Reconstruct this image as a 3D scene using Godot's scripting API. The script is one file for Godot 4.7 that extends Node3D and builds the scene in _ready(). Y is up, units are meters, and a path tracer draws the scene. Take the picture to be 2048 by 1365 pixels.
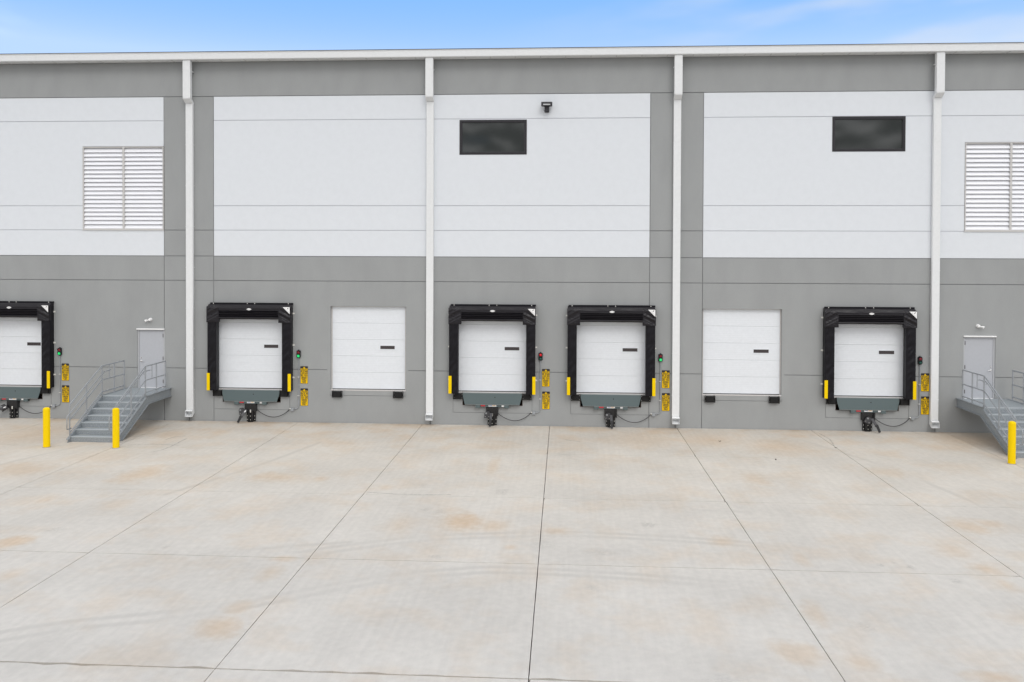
extends Node3D
# Truck court of a tilt-up warehouse: dock doors with black seals, galvanised stairs, yellow bollards, concrete apron.
# Facade front plane is z = 0, the yard lies towards +z, the ground top is y = 0.

const JOINTS := [-32.4, -23.25, -14.1, -4.93, 4.09, 13.32, 22.5, 31.7]
const Y5 := 1.985
const Y4 := 5.30
const YW := 6.22
const Y3 := 7.195
const Y2 := 8.11
const Y1 := 11.31
const YB := 12.21
const YT := 13.56
const GAP := 0.013
const DOCKS := [-20.97, -11.70, -2.61, 1.735, 10.93]
const PLAIN := [-7.27, 6.475]

var M := {}
var rng := RandomNumberGenerator.new()
var used := {}


# ------------------------------------------------------------------ mesh building
class MB:
	var v := PackedVector3Array()
	var n := PackedVector3Array()
	var uv := PackedVector2Array()
	var uv2 := PackedVector2Array()

	func t3(a: Vector3, b: Vector3, c: Vector3, na: Vector3, nb: Vector3, nc: Vector3) -> void:
		# wound so that the front is seen clockwise
		var g := (b - a).cross(c - a)
		if g.dot(na + nb + nc) > 0.0:
			v.append_array([a, c, b]); n.append_array([na, nc, nb])
		else:
			v.append_array([a, b, c]); n.append_array([na, nb, nc])

	func tri(a: Vector3, b: Vector3, c: Vector3, out: Vector3) -> void:
		var g := (b - a).cross(c - a)
		if g.length_squared() < 1e-16:
			return
		g = g.normalized()
		if g.dot(out) < 0.0:
			g = -g
		t3(a, b, c, g, g, g)

	func quad(a: Vector3, b: Vector3, c: Vector3, d: Vector3, out: Vector3) -> void:
		tri(a, b, c, out)
		tri(a, c, d, out)

	func box(lo: Vector3, hi: Vector3, bev := 0.0) -> void:
		var c := (lo + hi) * 0.5
		var h := (hi - lo) * 0.5
		var k := minf(bev, minf(h.x, minf(h.y, h.z)) * 0.6)
		for a in 3:
			var b := (a + 1) % 3
			var d := (a + 2) % 3
			for s: float in [-1.0, 1.0]:
				var q := []
				for e in [[-1, -1], [1, -1], [1, 1], [-1, 1]]:
					var p := Vector3()
					p[a] = s * h[a]; p[b] = e[0] * (h[b] - k); p[d] = e[1] * (h[d] - k)
					q.append(c + p)
				var o := Vector3(); o[a] = s
				quad(q[0], q[1], q[2], q[3], o)
		if k <= 0.0:
			return
		for a in 3:
			var b := (a + 1) % 3
			var d := (a + 2) % 3
			for sb in [-1.0, 1.0]:
				for sd in [-1.0, 1.0]:
					var q := []
					for e in [[-1, 0], [1, 0], [1, 1], [-1, 1]]:
						var p := Vector3()
						p[a] = e[0] * (h[a] - k)
						p[b] = sb * (h[b] - (k if e[1] else 0.0))
						p[d] = sd * (h[d] - (0.0 if e[1] else k))
						q.append(c + p)
					var o := Vector3(); o[b] = sb; o[d] = sd
					quad(q[0], q[1], q[2], q[3], o)
		for sx in [-1.0, 1.0]:
			for sy in [-1.0, 1.0]:
				for sz in [-1.0, 1.0]:
					var s := Vector3(sx, sy, sz)
					var q := []
					for a in 3:
						var p := Vector3()
						for i in 3:
							p[i] = s[i] * (h[i] - (0.0 if i == a else k))
						q.append(c + p)
					tri(q[0], q[1], q[2], s)

	# a flat outline (counter-clockwise or not) in the plane of u and w, pushed along d
	func prism(poly: PackedVector2Array, o: Vector3, u: Vector3, w: Vector3, d: Vector3) -> void:
		var idx := Geometry2D.triangulate_polygon(poly)
		var p := []
		for q in poly:
			p.append(o + u * q.x + w * q.y)
		for i in range(0, idx.size(), 3):
			tri(p[idx[i]], p[idx[i + 1]], p[idx[i + 2]], -d)
			tri(p[idx[i]] + d, p[idx[i + 1]] + d, p[idx[i + 2]] + d, d)
		var turn := 1.0 if Geometry2D.is_polygon_clockwise(poly) else -1.0
		for i in p.size():
			var j := (i + 1) % p.size()
			var e: Vector2 = poly[j] - poly[i]
			var out: Vector3 = (u * (-e.y) + w * e.x) * turn
			quad(p[i], p[j], p[j] + d, p[i] + d, out)

	func tube(path: Array, r: float, sides := 10, caps := true) -> void:
		var rings := []
		var normals := []
		var t0: Vector3 = (path[1] - path[0]).normalized()
		var up := Vector3.UP if absf(t0.y) < 0.9 else Vector3.RIGHT
		var x := t0.cross(up).normalized()
		for i in path.size():
			var t: Vector3
			if i == 0:
				t = t0
			elif i == path.size() - 1:
				t = (path[i] - path[i - 1]).normalized()
			else:
				t = ((path[i] - path[i - 1]).normalized() + (path[i + 1] - path[i]).normalized()).normalized()
			x = (x - t * x.dot(t)).normalized()
			var y := t.cross(x)
			var ring := []
			var nn := []
			for k in sides:
				var a := TAU * k / sides
				var q := x * cos(a) + y * sin(a)
				var stretch := 1.0
				nn.append(q)
				ring.append(path[i] + q * r * stretch)
			rings.append(ring); normals.append(nn)
		for i in path.size() - 1:
			for k in sides:
				var l := (k + 1) % sides
				t3(rings[i][k], rings[i][l], rings[i + 1][l], normals[i][k], normals[i][l], normals[i + 1][l])
				t3(rings[i][k], rings[i + 1][l], rings[i + 1][k], normals[i][k], normals[i + 1][l], normals[i + 1][k])
		if caps:
			for e in [0, path.size() - 1]:
				var out: Vector3 = (path[0] - path[1]) if e == 0 else (path[e] - path[e - 1])
				for k in range(1, sides - 1):
					tri(rings[e][0], rings[e][k], rings[e][k + 1], out)

	# a turned profile of (radius, height) round an axis
	func lathe(profile: PackedVector2Array, o: Vector3, axis: Vector3, sides := 20) -> void:
		var x := axis.cross(Vector3.UP if absf(axis.y) < 0.9 else Vector3.RIGHT).normalized()
		var y := axis.cross(x)
		for i in profile.size() - 1:
			var a := profile[i]
			var b := profile[i + 1]
			var e := (b - a).normalized()
			var flip := 1.0
			for k in sides:
				var k0 := TAU * k / sides
				var k1 := TAU * (k + 1) / sides
				var d0 := x * cos(k0) + y * sin(k0)
				var d1 := x * cos(k1) + y * sin(k1)
				var n0 := (d0 * e.y - axis * e.x).normalized() * flip
				var n1 := (d1 * e.y - axis * e.x).normalized() * flip
				var p00 := o + d0 * a.x + axis * a.y
				var p01 := o + d1 * a.x + axis * a.y
				var p10 := o + d0 * b.x + axis * b.y
				var p11 := o + d1 * b.x + axis * b.y
				if a.x > 1e-6:
					t3(p00, p01, p11, n0, n1, n1)
				if b.x > 1e-6:
					t3(p00, p11, p10, n0, n1, n0)

	# sheet of nx by ny cells; f(u, w) gives the point
	func sheet(nx: int, ny: int, f: Callable, out: Vector3) -> void:
		var p := []
		for j in ny + 1:
			var row := []
			for i in nx + 1:
				row.append(f.call(float(i) / nx, float(j) / ny))
			p.append(row)
		var q := []
		for j in ny + 1:
			var row := []
			for i in nx + 1:
				var du: Vector3 = p[j][mini(i + 1, nx)] - p[j][maxi(i - 1, 0)]
				var dw: Vector3 = p[mini(j + 1, ny)][i] - p[maxi(j - 1, 0)][i]
				var g := du.cross(dw).normalized()
				row.append(g if g.dot(out) > 0.0 else -g)
			q.append(row)
		for j in ny:
			for i in nx:
				t3(p[j][i], p[j][i + 1], p[j + 1][i + 1], q[j][i], q[j][i + 1], q[j + 1][i + 1])
				t3(p[j][i], p[j + 1][i + 1], p[j + 1][i], q[j][i], q[j + 1][i + 1], q[j + 1][i])

	# upright plate from z0 (front) back to z1 with rectangular openings
	func plate(r: Rect2, holes: Array, z0: float, z1: float) -> void:
		var xs := [r.position.x, r.end.x]
		var ys := [r.position.y, r.end.y]
		for h in holes:
			for x in [h.position.x, h.end.x]:
				if x > r.position.x + 1e-4 and x < r.end.x - 1e-4: xs.append(x)
			for y in [h.position.y, h.end.y]:
				if y > r.position.y + 1e-4 and y < r.end.y - 1e-4: ys.append(y)
		xs.sort(); ys.sort()
		xs = once(xs); ys = once(ys)
		var nx := xs.size() - 1
		var ny := ys.size() - 1
		var solid := {}
		for j in ny:
			for i in nx:
				var c := Vector2((xs[i] + xs[i + 1]) / 2, (ys[j] + ys[j + 1]) / 2)
				var s := true
				for h in holes:
					if h.has_point(c): s = false
				solid[Vector2i(i, j)] = s
		for j in ny:
			for i in nx:
				if not solid[Vector2i(i, j)]: continue
				var a := Vector3(xs[i], ys[j], z0)
				var b := Vector3(xs[i + 1], ys[j], z0)
				var c := Vector3(xs[i + 1], ys[j + 1], z0)
				var d := Vector3(xs[i], ys[j + 1], z0)
				var k := Vector3(0, 0, z1 - z0)
				quad(a, b, c, d, Vector3.BACK)
				quad(a + k, b + k, c + k, d + k, Vector3.FORWARD)
				if not solid.get(Vector2i(i - 1, j), false): quad(a, d, d + k, a + k, Vector3.LEFT)
				if not solid.get(Vector2i(i + 1, j), false): quad(b, c, c + k, b + k, Vector3.RIGHT)
				if not solid.get(Vector2i(i, j - 1), false): quad(a, b, b + k, a + k, Vector3.DOWN)
				if not solid.get(Vector2i(i, j + 1), false): quad(d, c, c + k, d + k, Vector3.UP)

	func once(a: Array) -> Array:
		var o := [a[0]]
		for x in a:
			if x - o[-1] > 1e-4: o.append(x)
		return o

	func yard_uv(at: Vector3, seen: Callable) -> void:
		uv.resize(v.size()); uv2.resize(v.size())
		for i in v.size():
			var p := v[i] + at
			uv[i] = seen.call(p)
			uv2[i] = Vector2(p.x, p.z) / 3.0

	func done() -> ArrayMesh:
		var a := []
		a.resize(Mesh.ARRAY_MAX)
		a[Mesh.ARRAY_VERTEX] = v
		a[Mesh.ARRAY_NORMAL] = n
		if uv.size(): a[Mesh.ARRAY_TEX_UV] = uv
		if uv2.size(): a[Mesh.ARRAY_TEX_UV2] = uv2
		var m := ArrayMesh.new()
		m.add_surface_from_arrays(Mesh.PRIMITIVE_TRIANGLES, a)
		return m


# ------------------------------------------------------------------ objects
func numbered(called: String) -> String:
	used[called] = used.get(called, -1) + 1
	return called if used[called] == 0 else "%s_%03d" % [called, used[called]]


func thing(called: String, label: String, category: String, at: Vector3, group := "") -> Node3D:
	var o := Node3D.new()
	o.name = numbered(called)
	add_child(o)
	o.position = at
	tag(o, label, category, group)
	return o


func tag(o: Node, label: String, category: String, group := "") -> void:
	o.set_meta("label", label)
	o.set_meta("category", category)
	if group: o.set_meta("group", group)


func put(called: String, mesh: Mesh, mat: Material, parent: Node, at := Vector3.ZERO) -> MeshInstance3D:
	var o := MeshInstance3D.new()
	var n := 0
	var free := called
	while parent.has_node(free):
		n += 1
		free = "%s_%03d" % [called, n]
	o.name = free
	o.mesh = mesh
	o.material_override = mat
	o.position = at
	parent.add_child(o, true)
	return o


func part(called: String, mb: MB, mat: Material, parent: Node, at := Vector3.ZERO) -> MeshInstance3D:
	return put(called, mb.done(), mat, parent, at)


func bx(lo: Vector3, hi: Vector3, bev := 0.0) -> MB:
	var m := MB.new()
	m.box(lo, hi, bev)
	return m


func copy(o: Node3D, called: String, at: Vector3, label: String) -> Node3D:
	var c: Node3D = o.duplicate()
	c.name = numbered(called)
	add_child(c)
	c.position = at
	c.set_meta("label", label)
	return c


# ------------------------------------------------------------------ materials
func lin(r: float, g: float, b: float) -> Color:
	return Color(r, g, b).linear_to_srgb()


func mat(r: float, g: float, b: float, rough: float, metal := 0.0) -> StandardMaterial3D:
	var m := StandardMaterial3D.new()
	m.albedo_color = lin(r, g, b)
	m.roughness = rough
	m.metallic = metal
	return m


func noise_map(freq: float, octaves: int, at: int, lo: float, hi: float, size := 512) -> NoiseTexture2D:
	var f := FastNoiseLite.new()
	f.seed = at
	f.noise_type = FastNoiseLite.TYPE_SIMPLEX_SMOOTH
	f.frequency = freq
	f.fractal_octaves = octaves
	f.fractal_gain = 0.6
	var t := NoiseTexture2D.new()
	t.width = size; t.height = size
	t.seamless = true
	t.noise = f
	var g := Gradient.new()
	g.set_color(0, Color(lo, lo, lo)); g.set_color(1, Color(hi, hi, hi))
	t.color_ramp = g
	return t


func worn(m: StandardMaterial3D, tex: Texture2D, tile: float, relief: Texture2D = null, cm := 0.0) -> StandardMaterial3D:
	m.albedo_texture = tex
	m.uv1_triplanar = true
	m.uv1_world_triplanar = true
	m.uv1_scale = Vector3.ONE / tile
	if relief:
		m.heightmap_enabled = true
		m.heightmap_texture = relief
		m.heightmap_scale = cm
	return m


func make_materials() -> void:
	var paint := noise_map(0.012, 6, 11, 0.985, 1.0, 1024)
	var grit := noise_map(0.12, 5, 12, 0.90, 1.0, 1024)
	var soft := noise_map(0.02, 5, 14, 0.975, 1.0)
	var zinc := noise_map(0.03, 5, 15, 0.72, 1.0, 512)
	var cloth := noise_map(0.02, 5, 16, 0.7, 1.0)
	M.grey = worn(mat(0.375, 0.387, 0.39, 0.85), grit, 2.6, grit, 0.12)
	M.white_wall = worn(mat(0.72, 0.75, 0.79, 0.8), paint, 4.3, grit, 0.02)
	var weather := noise_map(0.008, 5, 17, 0.955, 1.0, 512)
	M.grey.detail_enabled = true
	M.grey.detail_blend_mode = BaseMaterial3D.BLEND_MODE_MUL
	M.grey.detail_uv_layer = BaseMaterial3D.DETAIL_UV_2
	M.grey.uv2_triplanar = true
	M.grey.uv2_world_triplanar = true
	M.grey.uv2_scale = Vector3(0.17, 0.07, 0.17)
	M.grey.detail_albedo = weather
	M.groove_grey = mat(0.24, 0.245, 0.25, 0.9)
	M.groove_white = mat(0.55, 0.56, 0.60, 0.9)
	M.trim = worn(mat(0.775, 0.79, 0.80, 0.45), soft, 1.7)
	M.seam = mat(0.6, 0.6, 0.6, 0.5)
	M.door_white = worn(mat(0.76, 0.79, 0.83, 0.5), soft, 1.9)
	M.frame_black = mat(0.012, 0.01, 0.014, 0.4)
	M.glass = mat(0.012, 0.016, 0.015, 0.04)
	M.glass.metallic_specular = 0.52
	M.door_glass = mat(0.05, 0.042, 0.044, 0.1)
	M.steel_door = worn(mat(0.45, 0.465, 0.50, 0.5), soft, 1.3)
	M.steel_frame = mat(0.45, 0.46, 0.48, 0.5)
	M.hinge = mat(0.12, 0.11, 0.11, 0.4, 0.6)
	M.chrome = mat(0.75, 0.75, 0.75, 0.25, 0.9)
	M.dark = mat(0.02, 0.02, 0.022, 0.8)
	M.inside = mat(0.25, 0.25, 0.25, 0.9)
	M.seal = mat(0.02, 0.02, 0.02, 0.6)
	M.jamb = mat(0.55, 0.53, 0.52, 0.6)
	M.vinyl = worn(mat(0.013, 0.011, 0.016, 0.36), cloth, 0.8)
	M.vinyl.metallic_specular = 0.42
	M.vinyl_matt = worn(mat(0.008, 0.007, 0.011, 0.42), cloth, 0.5)
	M.vinyl_matt.metallic_specular = 0.34
	M.rubber = worn(mat(0.012, 0.012, 0.013, 0.75), cloth, 0.3)
	M.yellow = worn(mat(0.90, 0.62, 0.001, 0.6), soft, 0.9)
	M.yellow.metallic_specular = 0.25
	M.sign_yellow = mat(0.95, 0.60, 0.001, 0.7)
	M.sign_yellow.metallic_specular = 0.2
	M.sign_black = mat(0.02, 0.015, 0.015, 0.5)
	M.zinc = worn(mat(0.47, 0.52, 0.555, 0.5, 0.2), zinc, 0.45)
	M.zinc_plate = worn(mat(0.385, 0.42, 0.45, 0.55, 0.15), zinc, 0.7)
	M.zinc_pipe = worn(mat(0.47, 0.50, 0.535, 0.42, 0.22), zinc, 0.3)
	M.leveler = worn(mat(0.088, 0.121, 0.126, 0.55), soft, 0.6)
	M.leveler_edge = worn(mat(0.26, 0.28, 0.28, 0.5), soft, 0.6)
	M.rust = worn(mat(0.09, 0.055, 0.04, 0.9), zinc, 0.5)
	M.black_steel = worn(mat(0.012, 0.012, 0.014, 0.4), cloth, 0.4)
	M.charcoal = mat(0.045, 0.045, 0.05, 0.5)
	M.bolt = mat(0.75, 0.74, 0.7, 0.4, 0.3)
	M.label_white = mat(0.85, 0.85, 0.85, 0.5)
	M.label_red = mat(0.6, 0.02, 0.03, 0.5)
	M.label_blue = mat(0.12, 0.17, 0.4, 0.5)
	M.label_orange = mat(0.75, 0.45, 0.15, 0.5)
	M.box_grey = mat(0.25, 0.26, 0.27, 0.5)
	M.cable = mat(0.03, 0.03, 0.034, 0.5)
	M.lamp_white = mat(0.85, 0.85, 0.85, 0.35)
	M.louver_frame = mat(0.56, 0.55, 0.54, 0.5)
	M.nosing = mat(0.62, 0.65, 0.68, 0.45, 0.1)
	M.blade = mat(0.84, 0.85, 0.89, 0.45)
	M.lamp_black = mat(0.02, 0.018, 0.024, 0.45)
	M.lens_clear = mat(0.75, 0.77, 0.78, 0.15)
	for q in [["red_off", 0.22, 0.012, 0.02, 0.0], ["red_on", 0.5, 0.01, 0.02, 0.12], ["green_off", 0.008, 0.075, 0.06, 0.0], ["green_on", 0.01, 0.5, 0.15, 0.55]]:
		var m := mat(q[1], q[2], q[3], 0.15)
		if q[4] > 0.0:
			m.emission_enabled = true
			m.emission = lin(q[1], q[2], q[3])
			m.emission_energy_multiplier = q[4]
		M[q[0]] = m
	M.soil = mat(0.012, 0.012, 0.012, 0.95)
	M.leaf = mat(0.06, 0.045, 0.04, 0.8)


# ------------------------------------------------------------------ sky
func sky_image() -> ImageTexture:
	var w := 2048
	var h := 1024
	var f := FastNoiseLite.new()
	f.seed = 5; f.frequency = 1.0; f.fractal_octaves = 6; f.fractal_gain = 0.52
	f.noise_type = FastNoiseLite.TYPE_SIMPLEX_SMOOTH
	var wisp := FastNoiseLite.new()
	wisp.seed = 21; wisp.frequency = 1.0; wisp.fractal_octaves = 5; wisp.fractal_gain = 0.5
	wisp.noise_type = FastNoiseLite.TYPE_SIMPLEX_SMOOTH
	var px := PackedFloat32Array()
	px.resize(w * h * 3)
	for j in h:
		var el := PI * (0.5 - (j + 0.5) / h)
		var y := sin(el)
		var c := cos(el)
		var yy := maxf(y, 0.0)
		# clear air, paler towards the horizon
		var air := Vector3(0.225, 0.565, 1.17).lerp(Vector3(0.61, 0.85, 1.22), minf(1.0, 0.5 * exp(-(yy - 0.25) * 21.0)))
		for i in w:
			var az := TAU * (i + 0.5) / w
			var dx := sin(az) * c * SKY_X
			var dz := -cos(az) * c * SKY_Z
			var col := air
			if y < -0.02:
				col = Vector3(0.5, 0.49, 0.47)
			else:
				# deck of cloud seen on a flat ceiling
				var k := 1.0 / (yy + 0.03)
				var u := dx * k
				var v := dz * k
				var d := f.get_noise_3d(u * 0.6, v * 0.6, 0.0) * 0.5 + 0.5
				var back := smoothstep(-0.75, 0.55, dz + 0.55 * y)
				var cover := smoothstep(0.62 - 0.5 * back, 0.80 - 0.45 * back, d)
				cover *= smoothstep(-0.86, -0.35, dz)
				var thick := f.get_noise_3d(u * 4.2 + 7.0, v * 1.9, 4.0) * 0.5 + 0.5
				var bright := lerpf(CLOUD_HI, CLOUD_LO, smoothstep(0.30, 0.56, thick)) * (0.82 + 0.38 * yy)
				col = col.lerp(Vector3(bright, bright * 1.0, bright * 1.01), cover)
				# thin high wisps, drawn out sideways
				var s := wisp.get_noise_3d(dx * 3.6 + dz * 1.0, y * 19.0 - dx * 1.6, 3.3) * 0.5 + 0.5
				var g := smoothstep(0.40, 0.80, s) * 0.6 * smoothstep(-0.12, 0.40, dx)
				col = col.lerp(Vector3(0.86, 0.93, 1.04), g)
			var q := (j * w + i) * 3
			px[q] = col.x; px[q + 1] = col.y; px[q + 2] = col.z
	return ImageTexture.create_from_image(Image.create_from_data(w, h, false, Image.FORMAT_RGBF, px.to_byte_array()))

const SKY_X := 1.0
const SKY_Z := 1.0
const CLOUD_HI := 2.8
const CLOUD_LO := 0.85


# ------------------------------------------------------------------ concrete of the yard
const YARD := Rect2(-24.0, 0.0, 44.0, 24.0)
const RUST := [[-11.89,7.80,0.59,0.76,0.50], [-7.94,7.90,0.77,0.48,0.45], [-6.78,7.97,0.25,0.32,0.40], [-2.33,11.66,0.64,0.60,0.65], [-1.62,11.80,0.40,0.51,0.45], [-0.17,12.06,0.40,0.28,0.40], [-1.12,13.23,0.15,0.19,0.40], [-11.94,13.68,0.32,0.50,0.60], [-13.15,10.51,0.28,0.43,0.40], [-10.72,15.50,0.24,0.35,0.30], [-5.76,17.52,0.37,0.41,0.50], [-5.69,16.69,0.26,0.30,0.35], [-5.74,15.01,0.22,0.37,0.30], [-5.74,14.26,0.26,0.17,0.35], [-2.08,6.31,0.18,0.96,0.35], [-4.78,8.71,0.24,0.30,0.30], [-2.76,10.63,0.31,0.33,0.25], [-3.76,11.88,0.35,0.66,0.25], [3.50,12.52,0.31,0.37,0.40], [5.41,7.02,0.40,0.67,0.35], [4.92,13.42,0.17,0.42,0.30], [4.40,16.32,0.19,0.47,0.35], [3.72,17.87,0.39,0.34,0.40], [4.57,18.06,0.27,0.37,0.40], [6.42,18.40,0.37,0.22,0.50], [9.41,11.12,0.46,0.46,0.45], [10.02,10.89,0.35,0.31,0.40], [8.31,12.72,0.37,0.58,0.35], [8.48,13.88,0.30,0.40,0.50], [8.42,14.67,0.19,0.36,0.35], [9.35,6.05,0.58,0.48,0.30], [7.03,2.94,0.99,1.06,0.30], [5.01,1.94,1.03,0.98,0.30], [2.62,2.13,1.02,1.13,0.30], [-18.44,2.93,1.20,1.60,0.30], [-15.71,7.63,0.86,0.89,0.40], [-14.25,5.96,0.92,0.89,0.25], [-13.64,2.56,0.52,0.65,0.40], [13.78,1.27,1.04,1.17,0.40], [-11.15,10.81,0.37,0.50,0.25]]
const DARK := [[-2.66,13.89,0.18,0.15,0.50], [1.97,11.47,0.16,0.15,0.50], [0.57,15.34,0.15,0.25,0.35], [-11.59,12.80,0.34,0.20,0.35], [0.79,13.41,0.32,0.25,0.25], [-0.49,12.87,0.27,0.33,0.20], [5.09,16.77,0.19,0.20,0.35], [-3.38,10.67,0.15,0.21,0.30], [-3.00,10.73,0.15,0.20,0.30], [-1.66,8.98,0.16,0.24,0.35], [-3.89,8.39,0.27,0.30,0.30], [6.43,13.75,0.08,0.12,0.40], [6.98,13.85,0.09,0.11,0.50], [7.55,14.55,0.08,0.11,0.40], [6.74,13.58,0.05,0.09,0.40], [-8.46,13.75,0.13,0.12,0.30], [-7.58,14.73,0.10,0.11,0.25], [-8.00,16.29,0.18,0.18,0.20], [-1.05,15.08,0.13,0.36,0.20], [2.47,18.74,0.29,0.15,0.20], [0.06,4.54,0.39,0.34,0.20], [-9.34,12.64,0.34,0.21,0.20]]
const TYRES := [[Vector2(-9.25, 17.95), Vector2(-8.26, 17.45), Vector2(-7.14, 17.07), Vector2(-6.00, 16.61), Vector2(-5.17, 16.10), Vector2(-4.06, 15.36), Vector2(-3.18, 14.91), Vector2(-2.23, 14.63), Vector2(-1.25, 14.43), Vector2(1.23, 14.60), Vector2(3.11, 14.91)], [Vector2(-9.04, 18.25), Vector2(-8.09, 17.74), Vector2(-6.99, 17.37), Vector2(-5.89, 16.88), Vector2(-5.07, 16.39), Vector2(-3.98, 15.68), Vector2(-3.12, 15.22), Vector2(-2.19, 14.95), Vector2(-1.23, 14.72), Vector2(1.21, 14.87), Vector2(3.06, 15.17)], [Vector2(-5.50, 13.85), Vector2(-4.57, 13.32), Vector2(-3.05, 12.65), Vector2(-1.41, 12.32), Vector2(0.28, 12.13), Vector2(3.03, 12.38), Vector2(5.09, 12.79)], [Vector2(-5.39, 14.20), Vector2(-4.49, 13.63), Vector2(-3.00, 12.95), Vector2(-1.38, 12.60), Vector2(0.28, 12.41), Vector2(2.99, 12.65), Vector2(5.02, 13.05)], [Vector2(-9.13, 15.12), Vector2(-7.52, 14.15), Vector2(-5.63, 13.46), Vector2(-4.61, 13.16)], [Vector2(0.67, 10.38), Vector2(2.16, 10.19), Vector2(4.57, 10.30)], [Vector2(-16.67, 7.10), Vector2(-15.80, 4.69), Vector2(-14.41, 2.45), Vector2(-12.91, 0.91)], [Vector2(-10.33, 9.85), Vector2(-9.01, 6.52), Vector2(-8.11, 3.35)], [Vector2(8.10, 1.70), Vector2(9.53, 5.13), Vector2(10.28, 8.10), Vector2(10.76, 10.84)]]
const CRACKS := [[Vector2(-14.26, 4.27), Vector2(-13.60, 4.07), Vector2(-12.63, 4.15)], [Vector2(-13.43, 3.36), Vector2(-13.28, 2.87), Vector2(-12.98, 2.76)], [Vector2(-13.04, 5.19), Vector2(-12.80, 4.68), Vector2(-12.80, 3.15)], [Vector2(0.07, 2.32), Vector2(0.57, 2.60)], [Vector2(9.08, 0.63), Vector2(9.13, 1.62), Vector2(8.97, 2.57)], [Vector2(-5.14, 9.23), Vector2(-4.25, 9.36), Vector2(-2.94, 9.31)]]


func noise_bytes(freq: float, oct: int, at: int, w: int, h: int, sw: int, sh: int) -> PackedByteArray:
	var f := FastNoiseLite.new()
	f.seed = at; f.frequency = freq; f.fractal_octaves = oct; f.fractal_gain = 0.58
	f.noise_type = FastNoiseLite.TYPE_SIMPLEX_SMOOTH
	var im := f.get_image(sw, sh)
	im.convert(Image.FORMAT_L8)
	if sw != w or sh != h:
		im.resize(w, h, Image.INTERPOLATE_CUBIC)
	return im.get_data()


func yard_texture() -> ImageTexture:
	var w := 2048
	var h := 1117
	var kx := w / YARD.size.x
	var kz := h / YARD.size.y
	var big := noise_bytes(0.006, 6, 31, w, h, w, h)
	var fine := noise_bytes(0.09, 4, 32, w, h, w, h)
	var streak := noise_bytes(0.16, 5, 33, w, h, w, 44)
	var cross := noise_bytes(0.03, 4, 35, w, h, 128, h)
	var warm := noise_bytes(0.011, 5, 34, w, h, w, h)
	var rust := PackedFloat32Array(); rust.resize(w * h)
	var dark := PackedFloat32Array(); dark.resize(w * h)
	for set in [[RUST, rust, 1.0], [DARK, dark, 0.0]]:
		for s in set[0]:
			var x0 := maxi(0, int((s[0] - s[2] * 2.0 - YARD.position.x) * kx))
			var x1 := mini(w - 1, int((s[0] + s[2] * 2.0 - YARD.position.x) * kx))
			var z0 := maxi(0, int((s[1] - s[3] * 2.0) * kz))
			var z1 := mini(h - 1, int((s[1] + s[3] * 2.0) * kz))
			for j in range(z0, z1 + 1):
				for i in range(x0, x1 + 1):
					var p := Vector2(((i / kx) + YARD.position.x - s[0]) / s[2], ((j / kz) - s[1]) / s[3])
					var q := j * w + i
					var d := p.length() + (warm[q] - 128) / 128.0 * 0.9 + (fine[q] - 128) / 128.0 * 0.25
					var a: float = s[4] * 0.8 * (1.0 - smoothstep(0.0, 1.45, d))
					if set[2] > 0.0:
						rust[q] = maxf(rust[q], a)
					else:
						dark[q] = maxf(dark[q], a * (0.55 + 0.45 * signf(sin((i * 0.7 + j * 1.9 + fine[q] * 0.06)))))
	for t in TYRES.size() + CRACKS.size():
		var crack := t >= TYRES.size()
		var c := Curve2D.new()
		c.bake_interval = 0.03
		for p in (CRACKS[t - TYRES.size()] if crack else TYRES[t]):
			c.add_point(p)
		for k in range(1, c.point_count - 1):
			var m: Vector2 = (c.get_point_position(k + 1) - c.get_point_position(k - 1)) * 0.17
			c.set_point_in(k, -m); c.set_point_out(k, m)
		var pts := c.get_baked_points()
		for k in range(0, pts.size()):
			var ci := int((pts[k].x - YARD.position.x) * kx)
			var cj := int(pts[k].y * kz)
			for j in range(cj - 7, cj + 8):
				for i in range(ci - 7, ci + 8):
					if i < 0 or j < 0 or i >= w or j >= h: continue
					var q := j * w + i
					var d := Vector2(i - ci, j - cj).length()
					var a := 0.13 * (1.0 - smoothstep(1.0, 6.0, d)) * clampf((big[q] - 70) / 90.0, 0.0, 1.2)
					if crack: a = 0.75 * (1.0 - smoothstep(0.2, 1.4, d)) * clampf((fine[q] - 60) / 60.0, 0.3, 1.0)
					dark[q] = maxf(dark[q], a)
	var px := PackedByteArray()
	px.resize(w * h * 3)
	for j in h:
		var z := j / kz
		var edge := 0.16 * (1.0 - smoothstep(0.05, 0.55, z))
		for i in w:
			var q := j * w + i
			var b := (big[q] - 128) / 128.0
			var fi := (fine[q] - 128) / 128.0
			var st := (streak[q] - 128) / 128.0
			var cr := (cross[q] - 128) / 128.0
			var wa := (warm[q] - 128) / 128.0
			var val := 1.0 + 0.036 * b + 0.028 * fi + 0.017 * st + 0.004 * cr
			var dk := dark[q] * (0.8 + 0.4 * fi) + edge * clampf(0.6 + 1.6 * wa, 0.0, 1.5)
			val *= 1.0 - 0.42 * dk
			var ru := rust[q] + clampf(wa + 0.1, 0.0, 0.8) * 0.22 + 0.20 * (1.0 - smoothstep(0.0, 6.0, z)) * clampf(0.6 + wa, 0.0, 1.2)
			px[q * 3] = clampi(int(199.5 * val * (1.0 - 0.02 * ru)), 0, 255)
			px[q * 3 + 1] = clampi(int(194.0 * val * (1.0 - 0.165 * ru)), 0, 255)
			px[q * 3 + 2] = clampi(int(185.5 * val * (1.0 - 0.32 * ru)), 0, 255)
	return ImageTexture.create_from_image(Image.create_from_data(w, h, false, Image.FORMAT_RGB8, px))


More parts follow.
